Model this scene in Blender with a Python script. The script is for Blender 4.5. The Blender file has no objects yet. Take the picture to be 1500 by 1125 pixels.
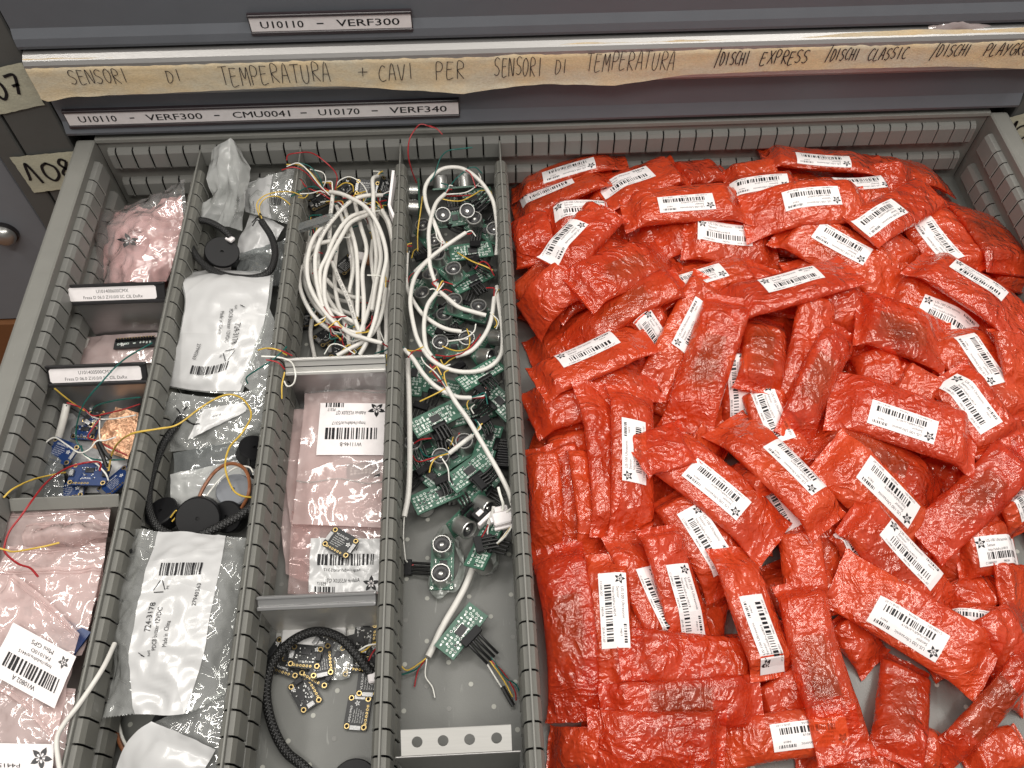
import bpy, math, random
import numpy as np
from mathutils import Vector, Matrix, noise as mnoise
SC = bpy.context.scene
COL = SC.collection
PI = math.pi
S = 0.001            # everything below is written in millimetres
rnd = random.Random(11)

# ------------------------------------------------------------------ camera
CAMC = Vector((386.7373, -697.1523, 674.1253))
RX, RY, RZ, FPX = 0.5804, -0.0019, -0.0476, 1251.24
CM = Matrix.Rotation(RZ, 3, 'Z') @ Matrix.Rotation(RY, 3, 'Y') @ Matrix.Rotation(RX, 3, 'X')
cam_d = bpy.data.cameras.new('camera')
cam = bpy.data.objects.new('camera', cam_d)
COL.objects.link(cam)
cam.matrix_world = Matrix.Translation(CAMC * S) @ CM.to_4x4()
cam_d.sensor_width = 36
cam_d.lens = FPX / 1500 * 36
cam_d.clip_start = 0.02
cam_d.clip_end = 50
SC.camera = cam

def at(px, py, z):
    """photo pixel (1500 x 1125) -> point of the place at height z"""
    d = CM @ Vector(((px - 750) / FPX, -(py - 562.5) / FPX, -1))
    return CAMC + d * ((z - CAMC.z) / d.z)

def aty(px, py, y):
    d = CM @ Vector(((px - 750) / FPX, -(py - 562.5) / FPX, -1))
    return CAMC + d * ((y - CAMC.y) / d.y)

# ------------------------------------------------------------------ materials
def lin(h):
    v = [int(h[i:i + 2], 16) / 255 for i in (0, 2, 4)]
    return tuple(c / 12.92 if c <= .04045 else ((c + .055) / 1.055) ** 2.4 for c in v) + (1,)

class NT:
    def __init__(s, name):
        s.m = bpy.data.materials.new(name); s.m.use_nodes = True
        s.t = s.m.node_tree; s.t.nodes.clear()
        s.out = s.n('ShaderNodeOutputMaterial')
    def n(s, typ, **kw):
        k = s.t.nodes.new(typ)
        for a, b in kw.items(): setattr(k, a, b)
        return k
    def l(s, a, b): s.t.links.new(a, b)
    def set(s, node, **kw):
        for a, b in kw.items():
            i = node.inputs[a.replace('_', ' ')]
            if hasattr(b, 'is_output'): s.l(b, i)
            else: i.default_value = b
        return node
    def coord(s, scale=(1, 1, 1), uv=False):
        c = s.n('ShaderNodeTexCoord'); oi = s.n('ShaderNodeObjectInfo')
        mp = s.n('ShaderNodeVectorMath', operation='MULTIPLY_ADD')
        s.l(c.outputs['UV' if uv else 'Object'], mp.inputs[0]); mp.inputs[1].default_value = scale
        if not uv:
            sc = s.n('ShaderNodeVectorMath', operation='SCALE'); s.l(oi.outputs['Random'], sc.inputs['Scale']); sc.inputs[0].default_value = (37, 53, 71)
            s.l(sc.outputs[0], mp.inputs[2])
        return mp.outputs[0]
    def noise(s, vec, scale, detail=3, rough=.55, dist=0, typ='FBM'):
        k = s.n('ShaderNodeTexNoise', noise_type=typ)
        s.l(vec, k.inputs['Vector']); k.inputs['Scale'].default_value = scale; k.inputs['Detail'].default_value = detail
        k.inputs['Roughness'].default_value = rough; k.inputs['Distortion'].default_value = dist
        return k.outputs[0]
    def voro(s, vec, scale, feature='F1', out='Distance', rand=1):
        k = s.n('ShaderNodeTexVoronoi', feature=feature)
        s.l(vec, k.inputs['Vector']); k.inputs['Scale'].default_value = scale; k.inputs['Randomness'].default_value = rand
        return k.outputs[out]
    def ramp(s, fac, stops, const=False):
        k = s.n('ShaderNodeValToRGB'); s.l(fac, k.inputs[0])
        if const: k.color_ramp.interpolation = 'CONSTANT'
        e = k.color_ramp.elements
        while len(e) < len(stops): e.new(.5)
        for el, (p, c) in zip(e, stops):
            el.position = p; el.color = c if len(c) == 4 else tuple(c) + (1,)
        return k.outputs[0]
    def math(s, op, a, b=0., clamp=False):
        k = s.n('ShaderNodeMath', operation=op, use_clamp=clamp)
        for i, x in enumerate((a, b)):
            if hasattr(x, 'is_output'): s.l(x, k.inputs[i])
            else: k.inputs[i].default_value = x
        return k.outputs[0]
    def mixc(s, f, a, b):
        k = s.n('ShaderNodeMix', data_type='RGBA')
        for i, x in ((0, f), (6, a), (7, b)):
            if hasattr(x, 'is_output'): s.l(x, k.inputs[i])
            else: k.inputs[i].default_value = x
        return k.outputs[2]
    def bump(s, h, strength=.5, dist=.001, normal=None):
        k = s.n('ShaderNodeBump'); s.l(h, k.inputs['Height']); k.inputs['Strength'].default_value = strength; k.inputs['Distance'].default_value = dist
        if normal is not None: s.l(normal, k.inputs['Normal'])
        return k.outputs[0]
    def schlick(s, nb, f0=.045):
        g = s.n('ShaderNodeNewGeometry'); d = s.n('ShaderNodeVectorMath', operation='DOT_PRODUCT'); s.l(nb, d.inputs[0]); s.l(g.outputs['Incoming'], d.inputs[1])
        k = s.math('POWER', s.math('SUBTRACT', 1., s.math('ABSOLUTE', d.outputs['Value']), True), 5.)
        r = s.math('MULTIPLY_ADD', k, 1 - f0); r.node.inputs[2].default_value = f0
        return r
    def bsdf(s, **kw):
        k = s.n('ShaderNodeBsdfPrincipled'); s.set(k, **kw); return k
    def mixs(s, f, a, b):
        k = s.n('ShaderNodeMixShader')
        if hasattr(f, 'is_output'): s.l(f, k.inputs[0])
        else: k.inputs[0].default_value = f
        s.l(a, k.inputs[1]); s.l(b, k.inputs[2]); return k.outputs[0]
    def done(s, sh):
        s.l(sh.outputs[0] if hasattr(sh, 'outputs') else sh, s.out.inputs[0]); return s.m

def paint(name, col, rough=.45, var=.12, spec=.4, metal=0., grain=.25, scratch=0.):
    t = NT(name); v = t.coord()
    n = t.noise(v, 45, 4); f = t.noise(v, 900, 2)
    c = t.mixc(n, tuple(x * (1 - var) for x in col[:3]) + (1,), tuple(min(1, x * (1 + var)) for x in col[:3]) + (1,))
    if scratch:
        sv = t.noise(t.coord((1, .12, 1)), 260, 3, .6, 1.5)
        c = t.mixc(t.ramp(sv, [(.66, (0, 0, 0)), (.74, (scratch,) * 3)]), c, tuple(min(1, x * 1.9 + .03) for x in col[:3]) + (1,))
    b = t.bump(t.math('ADD', f, t.math('MULTIPLY', n, 2.)), grain, .0003)
    r = t.math('MULTIPLY_ADD', n, .2); r.node.inputs[2].default_value = rough - .1
    return t.done(t.bsdf(Base_Color=c, Roughness=r, Specular_IOR_Level=spec, Metallic=metal, Normal=b))

def flat(name, col, rough=.5, spec=.4, metal=0.):
    t = NT(name); n = t.noise(t.coord(), 160, 3)
    c = t.mixc(n, tuple(x * .88 for x in col[:3]) + (1,), tuple(min(1, x * 1.08) for x in col[:3]) + (1,))
    return t.done(t.bsdf(Base_Color=c, Roughness=rough, Specular_IOR_Level=spec, Metallic=metal))

def brushed(name, col, rough=.32, metal=.85):
    t = NT(name); v = t.coord((1, 25, 25)); n = t.noise(v, 60, 4)
    c = t.mixc(n, tuple(x * .82 for x in col[:3]) + (1,), col)
    b = t.bump(n, .12, .0003)
    return t.done(t.bsdf(Base_Color=c, Metallic=metal, Roughness=rough, Normal=b))

def film(name, tint, body, alpha, rough=.12, crease=30, cs=.5, spread=.15, transl=.3, fine=.25, gloss=1.5):
    """thin plastic: part see-through (tinted), part glossy body, with soft folds and a few sharp creases"""
    t = NT(name); v = t.coord()
    def ridge(scale, stretch, sharp, seed):
        st = t.n('ShaderNodeVectorMath', operation='MULTIPLY_ADD'); t.l(v, st.inputs[0]); st.inputs[1].default_value = stretch; st.inputs[2].default_value = (seed, seed * 1.3, seed * .7)
        n = t.noise(st.outputs[0], scale, 1.5, .4, .8)
        k = t.math('SUBTRACT', 1., t.math('MULTIPLY', t.math('ABSOLUTE', t.math('SUBTRACT', n, .5)), 6.), True)
        return t.math('POWER', k, sharp)
    big = t.noise(v, crease * .8, 2, .5, .4)
    h = t.math('ADD', t.math('MULTIPLY', big, 3.2), t.math('ADD', t.math('MULTIPLY', ridge(crease, (1, .5, .7), 2.5, 2.1), .45), t.math('MULTIPLY', ridge(crease * .9, (.45, 1, .7), 2.5, 7.3), .45)))
    if fine: h = t.math('ADD', h, t.math('MULTIPLY', t.noise(v, crease * 5, 2), fine))
    nb = t.bump(h, cs, .007)
    p = t.bsdf(Base_Color=body, Roughness=rough, Specular_IOR_Level=.6, Normal=nb)
    tl = t.n('ShaderNodeBsdfTranslucent'); t.set(tl, Color=body, Normal=nb)
    tr = t.n('ShaderNodeBsdfTransparent'); t.set(tr, Color=tint)
    solid = t.mixs(transl, p.outputs[0], tl.outputs[0])
    bg = t.noise(v, 22, 3)
    a = t.math('MULTIPLY_ADD', bg, spread * 2); a.node.inputs[2].default_value = alpha - spread
    fr = t.schlick(nb)
    gl = t.n('ShaderNodeBsdfAnisotropic'); t.set(gl, Color=(1, 1, 1, 1), Roughness=rough * .7, Normal=nb)
    return t.done(t.mixs(t.math('MULTIPLY', fr, gloss, True), t.mixs(t.math('MAXIMUM', a, 0., True), tr.outputs[0], solid), gl.outputs[0]))

def red_film(name='red_bubble_film', lo=.52, hi=.86):
    t = NT(name); v = t.coord()
    def ridge(scale, stretch, seed, sharp, dist=1.2):
        st = t.n('ShaderNodeVectorMath', operation='MULTIPLY_ADD'); t.l(v, st.inputs[0]); st.inputs[1].default_value = stretch; st.inputs[2].default_value = (seed, seed * 1.7, 0)
        n = t.noise(st.outputs[0], scale, 2, .5, dist)
        k = t.math('SUBTRACT', 1., t.math('MULTIPLY', t.math('ABSOLUTE', t.math('SUBTRACT', n, .5)), 5.), True)
        return t.math('POWER', k, sharp)
    r1 = ridge(60, (1, .4, 1), 3.1, 2.5); r2 = ridge(58, (.45, 1, 1), 9.7, 2.5)
    m1 = t.ramp(t.noise(v, 40, 2), [(.42, (0, 0, 0)), (.6, (1, 1, 1))]); m2 = t.ramp(t.noise(v, 37, 2, .5, .3), [(.4, (1, 1, 1)), (.58, (0, 0, 0))])
    wob = t.noise(v, 60, 2)
    av = t.n('ShaderNodeVectorMath', operation='MULTIPLY_ADD'); t.l(wob, av.inputs[0]); av.inputs[1].default_value = (.02, .03, .02); t.l(v, av.inputs[2])
    s2 = t.n('ShaderNodeVectorMath', operation='MULTIPLY'); t.l(av.outputs[0], s2.inputs[0]); s2.inputs[1].default_value = (.5, 1, .8); st2 = s2.outputs[0]
    fac = t.voro(av.outputs[0], 95); fac2 = t.voro(av.outputs[0], 210)
    big = t.noise(v, 50, 3, .55, .6)
    bub = t.math('POWER', t.math('SUBTRACT', 1., t.math('MULTIPLY', t.voro(v, 100, rand=.3), 1.9), True), .5)
    bm = t.ramp(t.noise(v, 24, 2), [(.5, (0, 0, 0)), (.64, (1, 1, 1))])
    h = t.math('ADD', t.math('ADD', t.math('MULTIPLY', t.math('MULTIPLY', r1, m1), .4), t.math('MULTIPLY', t.math('MULTIPLY', r2, m2), .4)), t.math('MULTIPLY', big, 1.7))
    h = t.math('ADD', h, t.math('ADD', t.math('MULTIPLY', fac, .6), t.math('MULTIPLY', fac2, .22)))
    h = t.math('ADD', h, t.math('MULTIPLY', t.math('MULTIPLY', bub, bm), .5))
    nb = t.bump(h, .6, .0034)
    oi = t.n('ShaderNodeObjectInfo')
    base = t.mixc(t.noise(v, 30, 4), (.76, .066, .014, 1), (.92, .135, .036, 1))
    base = t.mixc(oi.outputs['Random'], base, (.62, .030, .022, 1))
    base = t.mixc(t.math('MULTIPLY', oi.outputs['Random'], .45), base.node.inputs[6].links[0].from_socket, (.64, .042, .016, 1))
    p = t.bsdf(Base_Color=base, Roughness=.3, Specular_IOR_Level=.4, Normal=nb)
    tl = t.n('ShaderNodeBsdfTranslucent'); t.set(tl, Color=(.90, .10, .035, 1), Normal=nb)
    tr = t.n('ShaderNodeBsdfTransparent'); t.set(tr, Color=(.97, .36, .19, 1))
    solid = t.mixs(.34, p.outputs[0], tl.outputs[0])
    a = t.ramp(t.noise(v, 22, 3), [(.3, (lo,) * 3), (.62, (hi,) * 3)])
    fr = t.schlick(nb)
    gl = t.n('ShaderNodeBsdfAnisotropic'); t.set(gl, Color=(1, .88, .83, 1), Roughness=.19, Normal=nb)
    return t.done(t.mixs(t.math('MULTIPLY', fr, 1.2, True), t.mixs(a, tr.outputs[0], solid), gl.outputs[0]))

def wave_braid():
    t = NT('black_braid'); v = t.coord((1, 1, 1), uv=True)
    def w(ax):
        k = t.n('ShaderNodeTexWave', wave_type='BANDS', bands_direction='DIAGONAL'); mp = t.n('ShaderNodeVectorMath', operation='MULTIPLY')
        t.l(v, mp.inputs[0]); mp.inputs[1].default_value = (ax, 1, 0); t.l(mp.outputs[0], k.inputs['Vector']); k.inputs['Scale'].default_value = 5; return k.outputs['Fac']
    h = t.math('MULTIPLY', w(1), w(-1))
    c = t.ramp(h, [(.45, (.006,) * 3), (.95, (.05, .05, .052))])
    return t.done(t.bsdf(Base_Color=c, Roughness=.45, Normal=t.bump(h, .6, .001)))

def copper_mat():
    t = NT('copper_foil'); v = t.coord()
    h = t.math('ADD', t.math('MULTIPLY', t.voro(v, 110), .7), t.noise(v, 90, 4, .6, 2))
    return t.done(t.bsdf(Base_Color=(.86, .50, .31, 1), Metallic=.6, Roughness=.36, Normal=t.bump(h, .6, .005)))

def tape_mat(name, a, b):
    t = NT(name); v = t.coord()
    n = t.noise(t.coord((1, 1, 2)), 18, 5, .65); cr = t.noise(t.coord((.6, 1, 1)), 700, 3, .6, .6)
    c = t.mixc(t.ramp(n, [(.35, (0, 0, 0)), (.65, (1, 1, 1))]), a, b)
    c = t.mixc(t.ramp(cr, [(.35, (.35,) * 3), (.6, (0, 0, 0))]), c, tuple(x * .6 for x in a[:3]) + (1,))
    return t.done(t.bsdf(Base_Color=c, Roughness=.75, Normal=t.bump(cr, .5, .0006)))

M = {}
M['tray'] = paint('tray_grey', (.190, .188, .172, 1), .42, .08, .4, scratch=.25)
M['strip'] = paint('strip_grey', (.185, .184, .172, 1), .38, .08, .45)
M['strip_warm'] = paint('divider_grey', (.150, .148, .132, 1), .42, .1, .4)
M['bottom'] = paint('drawer_bottom_grey', (.150, .152, .142, 1), .38, .12, .45, scratch=.5)
M['front'] = paint('front_dark_grey', (.120, .128, .144, 1), .42, .06, .4)
M['frame'] = paint('frame_grey', (.095, .096, .092, 1), .48, .08, .35)
M['door'] = paint('door_blue_grey', (.19, .20, .22, 1), .5, .06, .3)
M['alu'] = brushed('brushed_aluminium', (.46, .45, .44, 1), .48)
M['alu_dull'] = brushed('dull_steel', (.40, .40, .40, 1), .34)
M['steel_sheet'] = brushed('steel_sheet', (.66, .65, .62, 1), .38, .45)
M['can'] = brushed('sensor_can', (.52, .52, .50, 1), .3)
M['black'] = flat('black_plastic', (.007, .007, .008, 1), .42, .25)
M['black_and_shade'] = flat('matte_black', (.008, .008, .008, 1), .7, .2)  # plain black; also painted shade behind slots and inside tab ends
M['rail'] = flat('black_rail', (.014, .013, .014, 1), .3, .5)
M['rail_dark'] = flat('purple_black_rail', (.035, .026, .03, 1), .35, .5)
M['paper'] = flat('white_paper', (.78, .77, .76, 1), .55, .3)
M['lab'] = flat('white_label', (.80, .76, .76, 1), .45, .35)
M['ink'] = flat('black_ink', (.012, .012, .014, 1), .5, .3)
M['pen'] = flat('pen_ink', (.022, .016, .022, 1), .5, .3)
M['wh_cable'] = flat('white_cable', (.66, .64, .60, 1), .38, .45)
M['w_white'] = flat('wire_white', (.76, .75, .70, 1), .4)
M['w_red'] = flat('wire_red', (.34, .018, .022, 1), .35)
M['w_green'] = flat('wire_green', (.006, .10, .085, 1), .35)
M['w_yellow'] = flat('wire_yellow', (.62, .42, .07, 1), .38)
M['w_brown'] = flat('wire_brown', (.23, .085, .035, 1), .4)
M['w_black'] = flat('wire_black', (.012, .012, .012, 1), .4)
M['pcb_g'] = flat('pcb_green', (.045, .125, .085, 1), .35, .5)
M['pcb_dg'] = flat('pcb_dark_green', (.010, .055, .032, 1), .35, .5)
M['pcb_b'] = flat('pcb_blue', (.010, .035, .13, 1), .35, .5)
M['pcb_k'] = flat('pcb_black', (.016, .017, .018, 1), .35, .5)
M['silk'] = flat('silkscreen', (.78, .86, .80, 1), .5)
M['silk_w'] = flat('silkscreen_white', (.75, .75, .74, 1), .5)
M['chip'] = flat('chip', (.03, .03, .032, 1), .4)
M['gold'] = flat('gold_pad', (.62, .46, .20, 1), .28, .5, .9)
M['tin'] = flat('tin', (.62, .62, .60, 1), .3, .5, .9)
M['glue'] = film('hot_glue', (.8, .84, .8, 1), (.62, .66, .62, 1), .78, .3, 60, .5, .1, .5)
M['wood'] = flat('brown_wood', (.20, .085, .035, 1), .5)
M['button'] = flat('hole_disc', (.40, .40, .36, 1), .5)
M['edge'] = flat('edge_highlight', (.42, .42, .39, 1), .4)  # lighter grey painted in for light caught on the tab ends
M['tape'] = tape_mat('masking_tape', (.74, .57, .34, 1), (.64, .58, .45, 1))
M['tape_pale'] = tape_mat('pale_masking_tape', (.55, .53, .40, 1), (.44, .43, .34, 1))
M['clear'] = film('clear_film', (.96, .97, .96, 1), (.80, .81, .80, 1), .27, .1, 12, .36, .14, .35, .05, 1.8)
M['clear_thin'] = film('thin_clear_film', (.98, .98, .98, 1), (.85, .85, .85, 1), .09, .09, 12, .4, .07, .4, .05, 1.8)
M['milky'] = film('milky_film', (.92, .93, .92, 1), (.80, .81, .80, 1), .62, .16, 16, .3, .16, .4, .05, 1.5)
M['white_film'] = film('white_film', (.9, .9, .9, 1), (.70, .70, .70, 1), .95, .32, 14, .2, .05, .25, .05, 1.)
M['pink'] = film('pink_film', (.98, .91, .90, 1), (.95, .79, .77, 1), .52, .13, 12, .34, .18, .4, .04, 1.6)
M['pink_clear'] = film('clear_pink_film', (.98, .88, .87, 1), (.92, .74, .72, 1), .30, .12, 12, .36, .12, .4, .04, 1.8)
M['pink_hot'] = film('bright_pink_film', (.97, .75, .74, 1), (.98, .58, .56, 1), .95, .2, 14, .34, .04, .2, .05, 1.4)
M['grey_film'] = film('smoky_film', (.70, .72, .72, 1), (.44, .46, .46, 1), .36, .12, 12, .36, .14, .35, .05, 1.6)
M['braid'] = wave_braid()
M['copper'] = copper_mat()
M['red'] = red_film()
M['red_thin'] = red_film('red_bubble_film_thin', .30, .66)

# ------------------------------------------------------------------ mesh builder
_txt = {}
def text_mesh(s):
    if s not in _txt:
        cu = bpy.data.curves.new('t', 'FONT'); cu.body = s; cu.size = 1; cu.resolution_u = 2
        o = bpy.data.objects.new('t', cu)
        me = o.to_mesh()
        vs = [(v.co.x, v.co.y) for v in me.vertices]; fs = [tuple(p.vertices) for p in me.polygons]
        o.to_mesh_clear(); bpy.data.objects.remove(o); bpy.data.curves.remove(cu)
        w = max([v[0] for v in vs] + [.01])
        _txt[s] = (vs, fs, w)
    return _txt[s]

class MB:
    def __init__(s, xf=None):
        s.v = []; s.f = []; s.m = []; s.uv = []; s.xf = xf; s.mats = []
    def mi(s, m):
        if m not in s.mats: s.mats.append(m)
        return s.mats.index(m)
    def add(s, vs, fs, m, uv=None):
        o = len(s.v); xf = s.xf
        for p in vs:
            p = Vector(p)
            s.v.append(xf(p) if xf else p)
        i = s.mi(m)
        for f in fs: s.f.append([a + o for a in f]); s.m.append(i)
        s.uv += list(uv) if uv else [(0, 0)] * len(vs)
    def box(s, x0, x1, y0, y1, z0, z1, m, bev=0.):
        if bev <= 0:
            vs = [(x, y, z) for z in (z0, z1) for y in (y0, y1) for x in (x0, x1)]
            s.add(vs, [(0, 2, 3, 1), (4, 5, 7, 6), (0, 1, 5, 4), (2, 6, 7, 3), (0, 4, 6, 2), (1, 3, 7, 5)], m); return
        b = min(bev, (x1 - x0) * .45, (y1 - y0) * .45, (z1 - z0) * .45)
        o = [(x0 + b, y0), (x1 - b, y0), (x1, y0 + b), (x1, y1 - b), (x1 - b, y1), (x0 + b, y1), (x0, y1 - b), (x0, y0 + b)]
        cx, cy = (x0 + x1) / 2, (y0 + y1) / 2
        def ins(p): return (cx + (p[0] - cx) * (1 - 2 * b / max(x1 - x0, 1e-6)), cy + (p[1] - cy) * (1 - 2 * b / max(y1 - y0, 1e-6)))
        rings = [[ins(p) + (z0,) for p in o], [p + (z0 + b,) for p in o], [p + (z1 - b,) for p in o], [ins(p) + (z1,) for p in o]]
        vs = sum(rings, []); fs = [tuple(range(7, -1, -1)), tuple(range(24, 32))]
        for r in range(3):
            for i in range(8):
                j = (i + 1) % 8; fs.append((r * 8 + i, r * 8 + j, r * 8 + 8 + j, r * 8 + 8 + i))
        s.add(vs, fs, m)
    def prism(s, pts, z0, z1, m):
        n = len(pts)
        s.add([(x, y, z0) for x, y in pts] + [(x, y, z1) for x, y in pts],
              [tuple(range(n - 1, -1, -1)), tuple(range(n, 2 * n))] + [(i, (i + 1) % n, n + (i + 1) % n, n + i) for i in range(n)], m)
    def poly(s, pts, z, m):
        s.add([(x, y, z) for x, y in pts], [tuple(range(len(pts)))], m)
    def extr(s, prof, p0, dv, L, m, caps=True, out=None, up=(0, 0, 1)):
        """profile (out, up) swept from p0 along dv by L"""
        dv = Vector(dv).normalized(); out = Vector(out); up = Vector(up); p0 = Vector(p0); n = len(prof)
        vs = [p0 + out * a + up * b + dv * q for q in (0, L) for a, b in prof]
        fs = [(i, (i + 1) % n, n + (i + 1) % n, n + i) for i in range(n if caps else n - 1)]
        if caps: fs += [tuple(range(n - 1, -1, -1)), tuple(range(n, 2 * n))]
        s.add(vs, fs, m)
    def lathe(s, prof, m, n=24, c=(0, 0)):
        """(r, z) profile around the z axis"""
        k = len(prof)
        vs = [(c[0] + r * math.cos(2 * PI * i / n), c[1] + r * math.sin(2 * PI * i / n), z) for r, z in prof for i in range(n)]
        fs = [(a * n + i, a * n + (i + 1) % n, (a + 1) * n + (i + 1) % n, (a + 1) * n + i) for a in range(k - 1) for i in range(n)]
        s.add(vs, fs, m)
    def cyl(s, c, r, z0, z1, m, n=20, cap=True):
        s.lathe(([(0.01, z0)] if cap else []) + [(r, z0), (r, z1)] + ([(0.01, z1)] if cap else []), m, n, c)
    def ring(s, c, r0, r1, z, m, n=18):
        s.lathe([(r1, z), (r0, z)], m, n, c)
    def disc(s, c, r, z, m, n=14):
        s.add([(c[0] + r * math.cos(2 * PI * i / n), c[1] + r * math.sin(2 * PI * i / n), z) for i in range(n)], [tuple(range(n))], m)
    def tube(s, pts, r, m, n=8, cap=True, step=None):
        P = spline(pts, step or max(1.5, r * 1.2)); k = len(P)
        T = [(P[min(i + 1, k - 1)] - P[max(i - 1, 0)]).normalized() for i in range(k)]
        nv = T[0].orthogonal().normalized(); vs = []; uv = []; acc = 0
        for i in range(k):
            nv = (nv - T[i] * nv.dot(T[i])).normalized(); b = T[i].cross(nv)
            if i: acc += (P[i] - P[i - 1]).length
            for j in range(n):
                a = 2 * PI * j / n
                vs.append(P[i] + (nv * math.cos(a) + b * math.sin(a)) * r); uv.append((acc / (2 * PI * r), j / n if j * 2 <= n else 1 - j / n))
        fs = [(i * n + j, i * n + (j + 1) % n, (i + 1) * n + (j + 1) % n, (i + 1) * n + j) for i in range(k - 1) for j in range(n)]
        if cap: fs += [tuple(range(n - 1, -1, -1)), tuple(range((k - 1) * n, k * n))]
        s.add(vs, fs, m, uv)
    def grid(s, fn, nu, nv, m, flip=False):
        vs = [fn(i / nu, j / nv) for i in range(nu + 1) for j in range(nv + 1)]
        fs = []
        for i in range(nu):
            for j in range(nv):
                a = i * (nv + 1) + j; q = (a, a + nv + 1, a + nv + 2, a + 1)
                fs.append(q[::-1] if flip else q)
        s.add(vs, fs, m)
    def text(s, st, x, y, size, z, m, width=None, align='l', sx=1.):
        vs, fs, w = text_mesh(st)
        kx = size * sx if width is None else width / w
        ox = x - (w * kx / 2 if align == 'c' else w * kx if align == 'r' else 0)
        s.add([(ox + a * kx, y + b * size, z) for a, b in vs], fs, m)
    def bars(s, x, y, w, h, z, m, seed=0, n=46, hw=None):
        r = random.Random(seed); q = 0.; k = w / n
        while q < n - 2:
            b = r.choice((1, 1, 1, 2, 2, 3)); g = r.choice((1, 1, 2, 2))
            b = min(b, n - q)
            s.add([(x + c_ * k, y + h * i_ / 4, z) for i_ in range(5) for c_ in (q, q + b)], [(2 * i_, 2 * i_ + 1, 2 * i_ + 3, 2 * i_ + 2) for i_ in range(4)], m); q += b + g
    def star(s, x, y, r, z, m, m2, rot=0.):
        """five-petal flower mark"""
        for k in range(5):
            a = rot + PI / 2 + k * 2 * PI / 5; ca, sa = math.cos(a), math.sin(a)
            P = [(0, 0), (.45, -.26), (.72, -.2), (1.05, .0), (.72, .2), (.45, .26)]
            s.add([(x + r * (p * ca - q * sa), y + r * (p * sa + q * ca), z) for p, q in P], [(0, 1, 2, 3, 4, 5)], m)
        for k in range(5):
            a = rot + PI / 2 + k * 2 * PI / 5; ca, sa = math.cos(a), math.sin(a)
            P = [(.14, -.05), (.36, -.1), (.48, 0), (.36, .1), (.14, .05)]
            s.add([(x + r * (p * ca - q * sa), y + r * (p * sa + q * ca), z + .06) for p, q in P], [(0, 1, 2, 3, 4)], m2)
    def ribbon(s, pts, w, z, m):
        pts = [Vector(p) for p in pts]; k = len(pts); vs = []
        for i in range(k):
            d = pts[min(i + 1, k - 1)] - pts[max(i - 1, 0)]
            d = d.normalized() if d.length > 1e-9 else Vector((1, 0)); nrm = Vector((-d.y, d.x)) * w / 2
            vs += [(pts[i].x + nrm.x, pts[i].y + nrm.y, z), (pts[i].x - nrm.x, pts[i].y - nrm.y, z)]
        s.add(vs, [(2 * i, 2 * i + 1, 2 * i + 3, 2 * i + 2) for i in range(k - 1)], m)
    def build(s, name, parent=None, smooth=False, org=None, ang=40):
        me = bpy.data.meshes.new(name)
        o = Vector(parent['_o']) if parent is not None and '_o' in parent else (Vector(org) if org else Vector((0, 0, 0)))
        if parent is None and org is None and s.v:
            o = Vector((sum(p.x for p in s.v) / len(s.v), sum(p.y for p in s.v) / len(s.v), min(p.z for p in s.v)))
        me.from_pydata([tuple((p - o) * S) for p in s.v], [], s.f)
        for m in s.mats: me.materials.append(M[m])
        me.polygons.foreach_set('material_index', s.m)
        if any(u != (0, 0) for u in s.uv):
            ul = me.uv_layers.new(name='UVMap'); li = np.zeros(len(me.loops), int); me.loops.foreach_get('vertex_index', li)
            ul.data.foreach_set('uv', np.array(s.uv, float)[li].ravel())
        if smooth:
            me.polygons.foreach_set('use_smooth', [True] * len(me.polygons))
            me.set_sharp_from_angle(angle=math.radians(ang))
        me.update()
        ob = bpy.data.objects.new(name, me); COL.objects.link(ob)
        if parent is not None: ob.parent = parent; ob['_o'] = tuple(o)
        else: ob.location = o * S
        return ob

def spline(pts, step=2.):
    P = [Vector(p) for p in pts]
    if len(P) == 2:
        n = max(2, int((P[1] - P[0]).length / step)); return [P[0].lerp(P[1], i / n) for i in range(n + 1)]
    Q = [P[0] * 2 - P[1]] + P + [P[-1] * 2 - P[-2]]; out = []
    for i in range(1, len(Q) - 2):
        a, b, c, d = Q[i - 1:i + 3]; n = max(2, int((c - b).length / step))
        for k in range(n):
            t = k / n
            out.append(.5 * ((2 * b) + (c - a) * t + (2 * a - 5 * b + 4 * c - d) * t * t + (3 * b - a - 3 * c + d) * t ** 3))
    return out + [P[-1]]

def tag(o, label=None, cat=None, group=None, kind=None):
    if label: o['label'] = label
    if cat: o['category'] = cat
    if group: o['group'] = group
    if kind: o['kind'] = kind
    return o

def thing(name, label, cat, org=(0, 0, 0), group=None):
    o = bpy.data.objects.new(name, None); COL.objects.link(o); o.location = Vector(org) * S; o.empty_display_size = .01
    o['_o'] = tuple(org)
    return tag(o, label, cat, group)

def fb(x, y, z=0., f=1.):
    return mnoise.noise(Vector((x * f, y * f, z * f)))
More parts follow.
